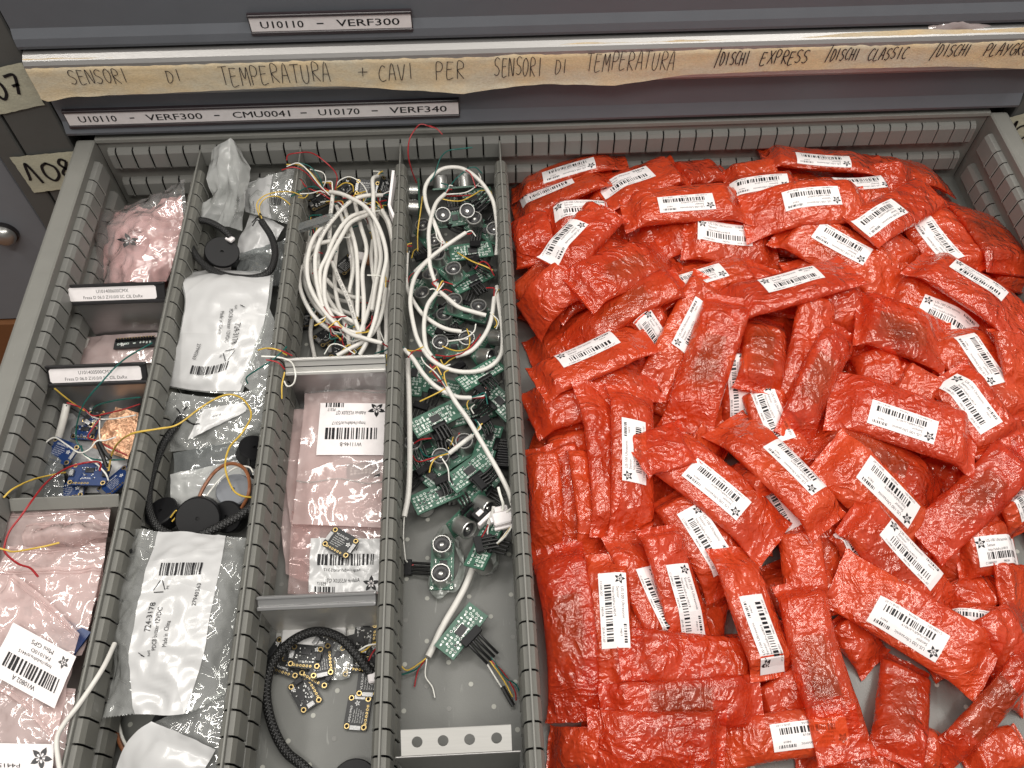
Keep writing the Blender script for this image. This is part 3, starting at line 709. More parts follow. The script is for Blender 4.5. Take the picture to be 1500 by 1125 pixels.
class Pouch:
    """a soft flat tube between two ends, lying on the field"""
    def __init__(s, A, B, W, T, fld=None, seed=0, zlift=0., maxtilt=.35, bend=.35, comp=.8, taper=(1, 1), endt=2.6, zbase=None, sink=4.):
        s.r = random.Random(seed); s.seed = seed
        s.A = Vector((A.x, A.y)); s.B = Vector((B.x, B.y)); s.L = (s.B - s.A).length; s.W = W; s.T = T
        s.d = (s.B - s.A) / s.L; s.n = Vector((-s.d.y, s.d.x)); s.taper = taper; s.endt = endt
        s.fl = s.r.choice(((.1, .26), (.26, .1), (.14, .16), (.1, .2), (.14, .36)))
        s.sh = (s.r.uniform(-.16, .16), s.r.uniform(-.16, .16)); s.bow = s.r.uniform(-.04, .04) * s.L
        K, J = 17, 9
        s.us = np.linspace(0, 1, K); vs = np.linspace(-1, 1, J)
        if fld is not None:
            Uu, Vv = np.meshgrid(s.us, vs * .92, indexing='ij')
            X, Y = s.xy(Uu, Vv); Hh = fld.get(X, Y)
            tilt = np.clip(np.polyfit(vs * W / 2, np.mean(Hh, 0), 1)[0], -maxtilt, maxtilt)
            base = np.max(Hh[:, 1:-1] - tilt * vs[None, 1:-1] * W / 2, 1) - sink
            p = np.polyfit(s.us, base, 2); p[0] = np.clip(p[0], -26, 14)
            p[1:] = np.polyfit(s.us, base - p[0] * s.us ** 2, 1)
            rig = np.polyval(p, s.us); rig += max(0, np.percentile(base - rig, 80))
            base = rig
            s.base = np.maximum(base, .6) + zlift; s.tilt = tilt
        else:
            s.base = np.full(K, zbase if zbase is not None else .6) + zlift; s.tilt = 0.
        if zbase is not None and fld is not None: pass
        if fld is not None:
            Uu, Vv = np.meshgrid(np.linspace(0, 1, 70), np.linspace(-1, 1, 40), indexing='ij')
            X, Y = s.xy(Uu, Vv); fld.put(X, Y, s.zb(Uu, Vv) + s.th(Uu) * (.5 + .5 * hprof(Vv)) * comp)
    def hw(s, u): return s.W / 2 * (s.taper[0] * (1 - u) + s.taper[1] * u) * (1 + .13 * np.abs(2 * u - 1) ** 9)
    def xy(s, u, v):
        su = u + v * (s.sh[0] * (1 - u) + s.sh[1] * u) * s.W / s.L * .5 * np.abs(2 * u - 1) ** 2
        a = su * s.L; b = v * s.hw(u) + s.bow * (4 * u * (1 - u))
        return s.A.x + s.d.x * a + s.n.x * b, s.A.y + s.d.y * a + s.n.y * b
    def zb(s, u, v): return np.maximum(np.interp(u, s.us, s.base) + s.tilt * v * s.W / 2, .3)
    def th(s, u):
        q0 = np.clip((u - .045) / s.fl[0], 0, 1); q1 = np.clip((.955 - u) / s.fl[1], 0, 1); q = (q0 * q0 * (3 - 2 * q0)) * (q1 * q1 * (3 - 2 * q1))
        return s.endt + (s.T - s.endt) * q ** .7
    def top(s, u, v, off=0.):
        x, y = s.xy(u, v); z = s.zb(u, v) + s.th(u) * (.5 + .5 * hprof(v)) + off
        return x, y, z
    def surf(s, u, v, off=0.):
        x, y, z = s.top(np.float64(u), np.float64(v), off); return Vector((float(x), float(y), float(z)))
    def local(s, p):
        q = Vector((p.x, p.y)) - s.A; return q.dot(s.d) / s.L, q.dot(s.n) / (s.W / 2)
    def mesh(s, mb, mat, nu=40, nv=18, amp=1.5, fr=.075, masks=(), ripple=0.):
        V = -np.cos(np.linspace(0, PI, nv + 1)); U = np.linspace(0, 1, nu + 1); o = s.seed * 13.7
        topv, botv = [], []
        for u in U:
            for v in V:
                x, y = s.xy(u, v); t = s.th(u); h = hprof(v); z0 = s.zb(u, v)
                a = amp
                for (mu, mv, ru, rv, da) in masks:
                    ca, sa = math.cos(da), math.sin(da); du, dv = (u - mu) * s.L, (v - mv) * s.W / 2
                    e = max(abs(du * ca + dv * sa) / ru, abs(-du * sa + dv * ca) / rv); a *= min(1, max(0, (e - 1.02) * 4))
                p = Vector((x * fr + o, y * fr, z0 * fr * .5))
                c = abs(mnoise.noise(p)) * 1.6 - .35 + .55 * (abs(mnoise.noise(p * 2.3)) - .2)
                wob = 1.2 * mnoise.noise(Vector((u * 5 + o, round(v), o)))
                if abs(v) > .999 : x += s.n.x * wob; y += s.n.y * wob
                if u in (0., 1.): q = .9 * mnoise.noise(Vector((v * 3, o, u))); x += s.d.x * q; y += s.d.y * q
                k = (.25 + .75 * h)
                topv.append((x, y, z0 + t * (.5 + .5 * h) + c * a * k)); botv.append((x, y, z0 + t * (.5 - .5 * h)))
        W1 = nv + 1; fs = []
        for i in range(nu):
            for j in range(nv):
                a = i * W1 + j; fs.append((a, a + W1, a + W1 + 1, a + 1))
        n = len(topv); fs += [tuple(n + k for k in f[::-1]) for f in fs[:]]
        for i in range(nu):
            a = i * W1; fs.append((a, n + a, n + a + W1, a + W1)); b = a + nv; fs.append((b, b + W1, n + b + W1, n + b))
        for j in range(nv):
            fs.append((j, j + 1, n + j + 1, n + j)); b = nu * W1 + j; fs.append((b, n + b, n + b + 1, b + 1))
        mb.add(topv + botv, fs, mat)
    def sticker(s, name, parent, u, v, L, H, mat, draw, da=0., off=.55, nu=14, nv=6):
        ca, sa = math.cos(da), math.sin(da)
        def xf(p):
            a, b = p[0] - L / 2, p[1] - H / 2
            uu = u + (a * ca - b * sa) / s.L; vv = v + (a * sa + b * ca) / (s.W / 2)
            sl = max(-1.0, min(1.0, vv))
            q = s.surf(max(.0, min(1., uu)), max(-.985, min(.985, vv)), off + p[2])
            return q
        mb = MB(xf); c = H * .05
        mb.grid(lambda i, j: (i * L, j * H, 0), nu, nv, mat)
        mb.grid(lambda i, j: (i * L, j * H, -.35), nu, nv, mat, True)
        draw(mb, L, H)
        return mb.build(name, parent)

RED = []
FR = Field(404, 922, -660, 4)
# (Ax, Ay, Bx, By, width) in photo pixels, label: (px, py) of its centre or None, look notes;  A -> B is the reading direction of the label
def rp(layer, ax, ay, bx, by, w, lab=None, note='', T=15.5, da=0.): RED.append((layer, ax, ay, bx, by, w, lab, note, T, da))
# lower packets that fill the gaps
for q in [(800, 300, 900, 330, 50), (960, 340, 1060, 320, 52), (1120, 300, 1240, 320, 52), (1260, 330, 1340, 400, 52), (1370, 300, 1420, 390, 55), (790, 440, 850, 380, 55), (900, 470, 1000, 440, 55),
          (1060, 480, 1120, 380, 55), (1160, 400, 1280, 380, 55), (1200, 500, 1290, 440, 60), (1330, 420, 1440, 400, 58), (1440, 440, 1500, 540, 60), (830, 560, 920, 600, 62), (960, 560, 1050, 620, 60),
          (1100, 540, 1200, 520, 60), (1250, 520, 1350, 560, 60), (1400, 520, 1480, 590, 62), (830, 620, 840, 760, 62), (900, 700, 1000, 640, 62), (1000, 760, 1090, 690, 66), (1130, 690, 1220, 640, 62),
          (1260, 700, 1350, 650, 62), (1420, 700, 1490, 780, 64), (830, 800, 850, 930, 66), (910, 830, 940, 960, 66), (1010, 800, 1090, 870, 66), (1130, 820, 1200, 920, 66), (1330, 800, 1420, 760, 64),
          (1420, 880, 1490, 960, 66), (900, 1000, 1010, 1040, 70), (1040, 990, 1130, 1060, 70), (1370, 960, 1480, 920, 66), (850, 1110, 940, 1060, 70), (1000, 1100, 1110, 1080, 70), (1200, 740, 1280, 800, 62), (1190, 960, 1210, 1060, 66), (1205, 872, 1222, 765, 68), (1290, 850, 1360, 905, 62), (1392, 650, 1322, 556, 64), (1395, 842, 1450, 742, 66), (1150, 880, 1240, 860, 64), (1410, 620, 1500, 640, 62), (1440, 985, 1510, 1010, 60), (1290, 1080, 1400, 1110, 64), (1395, 880, 1480, 838, 66), (1350, 745, 1290, 700, 60)]:
    rp(0, *q, None, 'f', 16)
rp(1, 990, 258, 1072, 238, 42); rp(1, 1150, 250, 1065, 259, 36); rp(1, 1275, 258, 1352, 250, 36); rp(1, 1175, 274, 1050, 270, 42, (1113, 268)); rp(1, 1310, 276, 1180, 282, 42, (1262, 268))
rp(1, 797, 318, 905, 308, 46, (852, 303)); rp(1, 770, 306, 788, 374, 52); rp(1, 760, 385, 822, 432, 55); rp(1, 775, 466, 835, 436, 50); rp(1, 935, 474, 992, 520, 44, (955, 497)); rp(1, 1200, 428, 1275, 420, 48)
rp(1, 1300, 345, 1345, 378, 40); rp(1, 1295, 425, 1452, 487, 58, (1392, 462)); rp(1, 1470, 380, 1525, 440, 52); rp(1, 1440, 640, 1360, 572, 46, (1392, 603)); rp(1, 1275, 505, 1302, 575, 58)
rp(1, 1075, 515, 1100, 615, 50, (1082, 562)); rp(1, 1110, 560, 1178, 690, 58, (1130, 605)); rp(1, 1115, 690, 1185, 800, 56, (1140, 728)); rp(1, 1010, 640, 1062, 668, 50); rp(1, 1080, 662, 1135, 722, 50)
rp(1, 815, 640, 850, 790, 55); rp(1, 790, 650, 800, 790, 48); rp(1, 850, 645, 872, 800, 46); rp(1, 775, 590, 960, 545, 70, None, '', 14); rp(1, 1235, 772, 1312, 852, 52, (1243, 781)); rp(1, 1410, 802, 1505, 788, 70, (1492, 806))
rp(1, 1500, 925, 1388, 893, 50, (1441, 908)); rp(1, 1230, 900, 1292, 968, 56); rp(1, 1170, 900, 1188, 1015, 56); rp(1, 1420, 1112, 1515, 1088, 70); rp(1, 1175, 1128, 1335, 1118, 60); rp(1, 1480, 722, 1520, 762, 50, (1490, 726))
rp(1, 798, 1088, 885, 1098, 66); rp(1, 1165, 770, 1186, 880, 58); rp(1, 1115, 1042, 1198, 996, 66)
rp(2, 880, 273, 998, 240, 54, (918, 262)); rp(2, 742, 286, 896, 262, 45, (800, 277)); rp(2, 1000, 346, 1142, 350, 46, (1062, 342)); rp(2, 930, 345, 862, 424, 60); rp(2, 1425, 396, 1338, 298, 68, (1373, 352)); rp(2, 1330, 408, 1150, 324, 58, (1233, 357))
rp(2, 1110, 387, 950, 432, 50, (1022, 406)); rp(2, 1210, 430, 1242, 488, 58); rp(2, 960, 562, 1040, 412, 55, (1019, 482)); rp(2, 1190, 442, 1166, 602, 60); rp(2, 1310, 556, 1378, 592, 54); rp(2, 1500, 610, 1392, 468, 78, (1437, 525))
rp(2, 1480, 480, 1515, 565, 60); rp(2, 1470, 608, 1515, 700, 66); rp(2, 1192, 634, 1392, 716, 66, None, 's'); rp(2, 865, 562, 896, 776, 54); rp(2, 930, 776, 924, 562, 68, (929, 660)); rp(2, 985, 716, 1082, 855, 70, (1036, 787)); rp(2, 912, 778, 988, 938, 62, (968, 880))
rp(2, 880, 812, 895, 1010, 70, (899, 893)); rp(2, 1462, 862, 1530, 858, 74); rp(2, 1340, 955, 1310, 1115, 84, None, 's'); rp(2, 1262, 1068, 1050, 1092, 74, (1186, 1075)); rp(2, 1445, 952, 1530, 908, 90); rp(2, 1375, 785, 1195, 676, 66, (1303, 720))
rp(3, 911, 222, 743, 257, 42, (834, 250)); rp(3, 1292, 243, 1116, 226, 48, (1207, 245)); rp(3, 1094, 299, 912, 306, 54, (1005, 297)); rp(3, 895, 300, 815, 388, 64, (812, 345)); rp(3, 1418, 272, 1488, 402, 74, None, 's'); rp(3, 1000, 415, 832, 478, 50, None, 's')
rp(3, 785, 546, 948, 490, 64, (860, 512)); rp(3, 1120, 450, 1110, 568, 66, None, 's'); rp(3, 1240, 478, 1172, 628, 60, None, 's'); rp(3, 1345, 374, 1512, 472, 72, (1435, 408)); rp(3, 1385, 545, 1475, 645, 60, (1423, 587)); rp(3, 1142, 792, 958, 652, 76, (1050, 715))
rp(3, 930, 667, 1012, 640, 72, None, 't', 10); rp(3, 1492, 658, 1365, 784, 76, None, 's'); rp(3, 962, 775, 1022, 938, 62, (1007, 880)); rp(3, 812, 795, 842, 1048, 74, None, 's'); rp(3, 1240, 752, 1420, 886, 68, (1342, 803)); rp(3, 1502, 958, 1388, 1106, 52, None, 's'); rp(3, 905, 955, 1122, 962, 76, None, 't')
rp(4, 1284, 292, 1093, 304, 54, (1190, 288)); rp(4, 1380, 258, 1254, 345, 60, (1292, 315)); rp(4, 995, 345, 842, 428, 66, None, 's'); rp(4, 1062, 438, 1246, 398, 60, (1160, 408)); rp(4, 1250, 468, 1394, 502, 72, None, 's'); rp(4, 1066, 448, 1010, 614, 72, None, 's')
rp(4, 1432, 655, 1214, 580, 74, (1322, 617)); rp(4, 1220, 768, 1064, 606, 68, (1166, 681)); rp(4, 1142, 988, 1068, 806, 74, (1118, 925)); rp(4, 880, 1036, 1122, 1020, 68, None, 's'); rp(4, 1456, 982, 1224, 842, 78, (1330, 920)); rp(5, 1168, 850, 1252, 1112, 74, None, 's'); rp(5, 862, 1082, 1068, 1090, 96, None, 't')
RED.sort(key=lambda q: q[0])
SKIP = set()
placed = []
# buried packets under the pile: deep at the back, thin at the front
fr = random.Random(5); nb_ = 0
def want(x, y): return max(0, min(34, 34 + (y + 90) * .062)) if y < -90 else 36
for tr_ in range(900):
    x, y = fr.uniform(440, 885), fr.uniform(-560, -30); an = fr.choice((0, 0, .4, -.4, 1.57, 1.2)); l = fr.uniform(105, 125)
    if (y < -430 and x > 560) or (y < -330 and x > 720 and y < -400): continue
    A, B = Vector((x - l / 2 * math.cos(an), y - l / 2 * math.sin(an), 0)), Vector((x + l / 2 * math.cos(an), y + l / 2 * math.sin(an), 0))
    if min(A.x, B.x) < 425 or max(A.x, B.x) > 898 or max(A.y, B.y) > -24 or min(A.y, B.y) < -585: continue
    t = Pouch(A, B, 46, 15, None, 500 + tr_); Uu, Vv = np.meshgrid(np.linspace(.05, .95, 15), np.linspace(-.85, .85, 7), indexing='ij'); X, Y = t.xy(Uu, Vv); hh = FR.get(X, Y)
    if hh.mean() > want(x, y) or np.percentile(hh, 90) > want(x, y) + 8: continue
    placed.append((1000 + tr_, Pouch(A, B, 46, 15, FR, 500 + tr_, sink=5, comp=.8), -1, 0, 0, None, 'b', 0)); nb_ += 1
print('buried', nb_)
for k, (layer, ax, ay, bx, by, w, lab, note, T, da) in enumerate(RED):
    if k in SKIP: continue
    z = 14 + 11 * layer
    for it in range(3):
        A, B = at(ax, ay, z), at(bx, by, z)
        dx, dy = bx - ax, by - ay; l = math.hypot(dx, dy); mx, my = (ax + bx) / 2, (ay + by) / 2
        p, q = at(mx - dy / l * w / 2, my + dx / l * w / 2, z), at(mx + dy / l * w / 2, my - dx / l * w / 2, z)
        dd = (B - A).normalized(); Wm = abs((p - q).dot(Vector((-dd.y, dd.x, 0))))
        if it < 2:
            t = Pouch(A, B, Wm, T, FR if False else None, k); 
            Uu, Vv = np.meshgrid(np.linspace(.05, .95, 15), np.linspace(-.85, .85, 7), indexing='ij'); X, Y = t.xy(Uu, Vv)
            z = float(np.percentile(FR.get(X, Y), 75)) - 3 + T * .9
            z = max(z, T * .9)
    # keep inside the drawer
    for P_ in (A, B):
        P_.x = min(max(P_.x, 420), 905); P_.y = min(P_.y, -9)
    r = random.Random(k * 7 + 1)
    pz = Pouch(A, B, Wm, T + r.uniform(-1.5, 2), FR, k, taper=(r.uniform(.92, 1.08), r.uniform(.92, 1.08)), sink=3.5, comp=.8)
    placed.append((k, pz, layer, (ax + bx) / 2, (ay + by) / 2, lab, note, da))

ORD = ['first', 'second', 'third', 'fourth', 'fifth', 'sixth', 'seventh', 'eighth', 'ninth', 'tenth', 'eleventh', 'twelfth', 'thirteenth', 'fourteenth', 'fifteenth', 'sixteenth']
NB = 12
rows = {}
HIDDEN = set([1000, 1001, 1003, 1004, 1005, 1007, 1008, 1009, 1015, 1017, 1019, 1022, 1025, 1026, 1028, 1029, 1034, 1037, 1038, 1039, 1040, 1041, 1042, 1045, 1046, 1050, 1053, 1055, 1058, 1059, 1060, 1061, 1063, 1064, 1079, 1087, 1088, 1090, 1097, 1107, 1108, 1109, 1110, 1114, 1123, 1124, 1133, 1137, 1139, 1156, 1189, 1196, 1214, 1239, 1292, 1305, 1519, 1684, 1689, 1796])          # wholly covered, nothing of them shows
SHOWN = set([1036, 1054, 1070, 1077, 1105, 1106, 1113, 1117, 1154, 1155, 1176, 1179, 1250, 1267, 1341, 1349, 1364, 1373, 1387, 1392, 1437, 1527, 1603, 1648, 1867, 1896])           # low packets that still show between the others
COVERED = {2, 10, 12, 19, 20, 21, 28, 29, 30, 32, 35, 37, 41, 45}
def to_px(p):
    q = CM.transposed() @ (p - CAMC); return 750 + FPX * q.x / -q.z, 562.5 - FPX * q.y / -q.z
placed = [(p[0], p[1], 0, *to_px(p[1].surf(.5, 0)), None, '', 0) if p[0] in SHOWN else (p[0], p[1], -1, *p[3:]) if p[0] in COVERED else p for p in placed]
ys = sorted(p[4] for p in placed if p[2] >= 0)
for p in placed:
    if p[2] < 0: continue
    b = min(NB - 1, int(NB * ys.index(p[4]) / len(ys))); rows.setdefault(b, []).append(p)
LABS = {}
for b, ps in rows.items():
    ps.sort(key=lambda p: p[3])
    for i, p in enumerate(ps): LABS[p[0]] = (b, i, len(ps))
def row_name(b): return 'rearmost row' if b == 0 else 'frontmost row' if b == NB - 1 else ORD[b] + ' row from back'
for (k, pz, layer, mx, my, lab, note, da) in placed:
    if k in HIDDEN: continue
    b, i, n = LABS.get(k, (0, 0, 0))
    dv = pz.d; ang = math.degrees(math.atan2(dv.y, dv.x)) % 180
    pose = 'level' if ang < 20 or ang > 160 else 'upright' if 70 < ang < 110 else 'diagonal'
    look = 'white sticker' if lab else ('dark sensor inside' if note == 's' else 'no sticker in view')
    t = thing('sensor_packet', ('%s red packet, %s, %s from divider in %s' % (pose, look, ORD[i], row_name(b))) if layer >= 0 else 'red bubble packet buried under the other packets of the pile', 'packet', (float(pz.A.x + pz.B.x) / 2, float(pz.A.y + pz.B.y) / 2, float(pz.base.min())), 'red bubble wrap sensor packets')
    masks = []; st = None
    if lab:
        zt = float(pz.surf(.5, 0).z)
        for _ in range(3):
            pp = at(lab[0], lab[1], zt); u, v = pz.local(pp); v -= pz.bow * 4 * u * (1 - u) / (pz.W / 2); zt = pz.surf(min(1, max(0, u)), min(.9, max(-.9, v))).z
        LL, HH = min(54, pz.L * .8), min(21, pz.W * .55)
        u = min(max(u, LL / 2 / pz.L + .01), 1 - LL / 2 / pz.L - .01); vm = max(0, .93 - HH / pz.W); v = min(max(v, -vm), vm)
        masks = [(u, v, LL / 2 + 2, HH / 2 + 2, da)]; st = (u, v, LL, HH)
    mb = MB(); pz.mesh(mb, 'red_thin' if note in 'st' and note else 'red', 46 if layer > 0 else 26, 22 if layer > 0 else 12, 2.2, .05, masks); mb.build('bubble_wrap', t, True, ang=70)
    if st:
        pz.sticker('label', t, st[0], st[1], st[2], st[3], 'lab', lambda m_, a_, b_: us_label(m_, a_, b_, k), da)
    if note == 's':
        mb = MB(lambda p: (lambda q: Vector((q.x, q.y, q.z - 9 + p[2])))(pz.surf(.5 + p[0] / pz.L, p[1] / (pz.W / 2))))
        r = random.Random(k)
        mb.box(-22, 22, -9, 9, 3, 4.6, 'pcb_k')
        for cx in (-12, 12): mb.cyl((cx, 0), 7.5, 4.6, 7.6, 'chip', 18)
        mb.box(-5, 5, -8, -5, 4.6, 6.8, 'black'); mb.build('sensor', t)
# ------------------------------------------------------------------ left compartments: tools
def pxp(P_): return [at(*p) for p in P_]
def tubeobj(name, P_, r, m, parent=None, n=8, smooth=True):
    mb = MB(); mb.tube(pxp(P_), r, m, n); return mb.build(name, parent, smooth, ang=60)
def zlist(P_, z):
    """(px, py) list with heights spread from z (number or list of numbers)"""
    if not isinstance(z, (list, tuple)): z = [z, z]
    k = len(P_) - 1
    return [(p[0], p[1], float(np.interp(i / k, np.linspace(0, 1, len(z)), z))) for i, p in enumerate(P_)]
def wire(P_, z, m, label=None, parent=None, r=.62, cat='wire', group=None):
    o = tubeobj('wire', zlist(P_, z), r * (.82 if r in (.8, .9, 1.0) else 1), m, parent, 6)
    if parent is None: tag(o, label, cat, group)
    return o
def cable(P_, z, label, r=2.35, wires=(), group='white cables', m='wh_cable', cat='cable', name='white_cable', text=None, spray=0, sseed=0):
    Q = pxp(zlist(P_, z))
    t = thing(name, label, cat, tuple(Q[0]), group)
    mb = MB(); mb.tube(Q, r, m, 10)
    if text:
        sp = spline(Q, 1.); s0 = int(len(sp) * .18)
        def xf(p):
            i = min(len(sp) - 2, max(1, s0 + int(p[0]))); d = (sp[i + 1] - sp[i - 1]).normalized(); side = d.cross(Vector((0, 0, 1))).normalized(); a = p[1] / r
            upv = side.cross(d); return sp[i] + d * (p[0] - int(p[0])) - side * math.sin(a) * (r + .12) + upv * math.cos(a) * (r + .12)
        mb.xf = xf; mb.text(text, 0, -.9, 2.3, 0, 'ink'); mb.xf = None
    mb.build('sheath', t, True, ang=60)
    for q in wires: wire(q[0], q[1], q[2], parent=t)
    r_ = random.Random(sseed * 31 + 5)
    for en in (0, -1)[:spray]:
        p0 = Q[en]; d = (p0 - Q[1 if en == 0 else -2]).normalized(); sd = d.cross(Vector((0, 0, 1)))
        for m_ in r_.sample(('w_red', 'w_white', 'w_green', 'w_yellow'), 3):
            a_, b_, c_ = r_.uniform(-.7, .7), r_.uniform(-1.3, 1.3), r_.uniform(-.2, .8)
            L_ = r_.uniform(11, 20)
            P_ = [p0 - d * 1.5, p0 + d * L_ * .35 + sd * a_ * 3 + Vector((0, 0, c_ * 4)), p0 + d * L_ * .7 + sd * (a_ * L_ * .5) + Vector((0, 0, c_ * 5)), p0 + d * L_ * .8 + sd * (a_ * L_ * .6 + b_ * L_ * .5) + Vector((0, 0, c_ * 2))]
            for q_ in P_: q_.x = min(max(q_.x, lim[0]), lim[1]); q_.z = max(q_.z, 2)
            mb = MB(); mb.tube(P_, .62, m_, 6); mb.build('wire', t, True)
    return t
lim = (212, 297)

class Sheet:
    """film or paper hung through a net of points given in the photograph with their heights"""
    def __init__(s, rows, seed=0, linear=False):
        s.lin = linear
        s.C = [[at(*p) for p in r] for r in rows]; s.nv = len(rows); s.nu = len(rows[0]); s.seed = seed
    def cr(s, P_, t):
        n = len(P_) - 1; x = t * n; i = min(n - 1, int(x)); f = x - i
        b, c = P_[i], P_[i + 1]
        if s.lin: return b.lerp(c, f)
        a = P_[i - 1] if i > 0 else b * 2 - c; d = P_[i + 2] if i + 2 <= n else c * 2 - b
        return .5 * ((2 * b) + (c - a) * f + (2 * a - 5 * b + 4 * c - d) * f * f + (3 * b - a - 3 * c + d) * f ** 3)
    def p(s, u, v): return s.cr([s.cr(r, u) for r in s.C], v)
    def nrm(s, u, v):
        e = .01; n = (s.p(min(1, u + e), v) - s.p(max(0, u - e), v)).cross(s.p(u, max(0, v - e)) - s.p(u, min(1, v + e)))
        return n.normalized() if n.length > 1e-9 else Vector((0, 0, 1))
    def dn(s, u, v, amp, fr):
        q = s.p(u, v) * fr; o = Vector((s.seed * 17.3,) * 3)
        a = mnoise.noise(q + o); b = mnoise.noise(q * 2.2 + o)
        return amp * ((1 - 2.4 * abs(a)) * .8 + .5 * (1 - 2.4 * abs(b)) - .5)
    def pt(s, u, v, amp=0., fr=.05, off=0.): return s.p(u, v) + s.nrm(u, v) * (s.dn(u, v, amp, fr) + off) if amp or off else s.p(u, v)
    def mesh(s, mb, mat, nu=36, nv=36, amp=1.5, fr=.05, gap=0., u0=0., u1=1., v0=0., v1=1., off=0., teeth=0.):
        vs = []
        for i in range(nu + 1):
            for j in range(nv + 1):
                u, v = u0 + (u1 - u0) * i / nu, v0 + (v1 - v0) * j / nv
                q = s.pt(u, v, amp, fr, off)
                if teeth and j in (0, nv): q = q + (s.p(u, .5) - q).normalized() * (teeth * (i % 2))
                vs.append(q)
        W1 = nv + 1; fs = [(i * W1 + j, i * W1 + j + 1, (i + 1) * W1 + j + 1, (i + 1) * W1 + j) for i in range(nu) for j in range(nv)]
        if gap:
            n = len(vs); lo = []
            for k, q in enumerate(vs):
                i, j = divmod(k, W1); e = math.sin(PI * i / nu) * math.sin(PI * j / nv)
                lo.append(q - Vector((0, 0, .15 + gap * min(1, e * 2.2))))
            fs += [tuple(n + a for a in f[::-1]) for f in fs[:]]; vs += lo
        mb.add(vs, fs, mat)
    def panel(s, name, parent, u0, u1, v0, v1, mat, draw=None, amp=0., fr=.05, off=.5, nu=12, nv=16, mirror=False, rot=0, lift=.3):
        """patch with print; print area is given in millimetres, x along u, y from v1 up to v0"""
        L = (s.p(u0, (v0 + v1) / 2) - s.p(u1, (v0 + v1) / 2)).length; H = (s.p((u0 + u1) / 2, v0) - s.p((u0 + u1) / 2, v1)).length
        LL, HH = (L, H) if rot % 2 == 0 else (H, L)
        def xf(q):
            a, b = q[0] / LL, q[1] / HH
            if rot == 1: a, b = 1 - b, a
            elif rot == 2: a, b = 1 - a, 1 - b
            elif rot == 3: a, b = b, 1 - a
            if mirror: a = 1 - a
            return s.pt(u0 + (u1 - u0) * a, v1 + (v0 - v1) * b, amp, fr, off + q[2] + (lift if q[2] > .01 else 0))
        mb = MB(xf)
        if mat: mb.grid(lambda i, j: (i * LL, j * HH, 0), nu, nv, mat); mb.grid(lambda i, j: (i * LL, j * HH, -.25), nu, nv, mat, True)
        if draw: draw(mb, LL, HH)
        return mb.build(name, parent, True, ang=60)

def film_bag(name, label, cat, rows, mat, amp=2., fr=.05, gap=2.5, seed=0, group=None, nu=40, nv=44, teeth=0., linear=False):
    sh = Sheet(rows, seed, linear); c = rows[len(rows) // 2][len(rows[0]) // 2]; q = at(*c)
    t = thing(name, label, cat, tuple(q), group)
    mb = MB(); sh.mesh(mb, mat, nu, nv, amp, fr, gap, teeth=teeth); mb.build('film', t, True, ang=75)
    return t, sh

def pose(px, py, z, spin=0., tx=0., ty=0.):
    """board pose: spin about the vertical, then tilt about its own long (x) and short (y) axes; degrees"""
    m = Matrix.Translation(at(px, py, z)) @ Matrix.Rotation(math.radians(spin), 4, 'Z') @ Matrix.Rotation(math.radians(ty), 4, 'Y') @ Matrix.Rotation(math.radians(tx), 4, 'X')
    return lambda p: m @ Vector(p)
def can_geo(mb, cx, cy, z0, r=8., h=13.5):
    mb.lathe([(r, z0), (r, z0 + h - .6), (r - .5, z0 + h), (r - 1.3, z0 + h), (r - 1.5, z0 + h - .5), (r - 1.6, z0 + h - 3)], 'can', 26, (cx, cy))
    mb.lathe([(r - 1.6, z0 + h - 2.6), (4.4, z0 + h - 3.2), (4.2, z0 + h - 2.6), (1.6, z0 + h - 2.2)], 'chip', 26, (cx, cy))
    mb.lathe([(2.2, z0 + h - 2.3), (1.5, z0 + h - 1.4), (.01, z0 + h - 1.1)], 'tin', 12, (cx, cy))
def silk_back(mb, L, H, z, seed, step=(3.3, 3.1)):
    r = random.Random(seed); nx, ny = int((L - 3) / step[0]), int((H - 3) / step[1])
    for i in range(nx):
        for j in range(ny):
            if r.random() < .1: continue
            x = -L / 2 + 1.8 + i * step[0] + r.uniform(-.3, .3); y = -H / 2 + 1.8 + j * step[1] + r.uniform(-.3, .3); w, h = r.choice(((2.6, 1.5), (1.5, 2.5), (2.3, 2.1)))
            t = .5
            for x0, x1, y0, y1 in ((x, x + w, y, y + t), (x, x + w, y + h - t, y + h), (x, x + t, y, y + h), (x + w - t, x + w, y, y + h)):
                mb.add([(x0, y0, z), (x1, y0, z), (x1, y1, z), (x0, y1, z)], [(0, 1, 2, 3)], 'silk')
            k = r.random()
            if k < .5: mb.add([(x + .5, y + .5, z + .02), (x + w - .5, y + .5, z + .02), (x + w - .5, y + h - .5, z + .02), (x + .5, y + h - .5, z + .02)], [(0, 1, 2, 3)], 'tin' if k < .3 else 'chip')
            elif k < .62: mb.box(x + .4, x + w - .4, y + .3, y + h - .3, z, z + .7, 'chip')
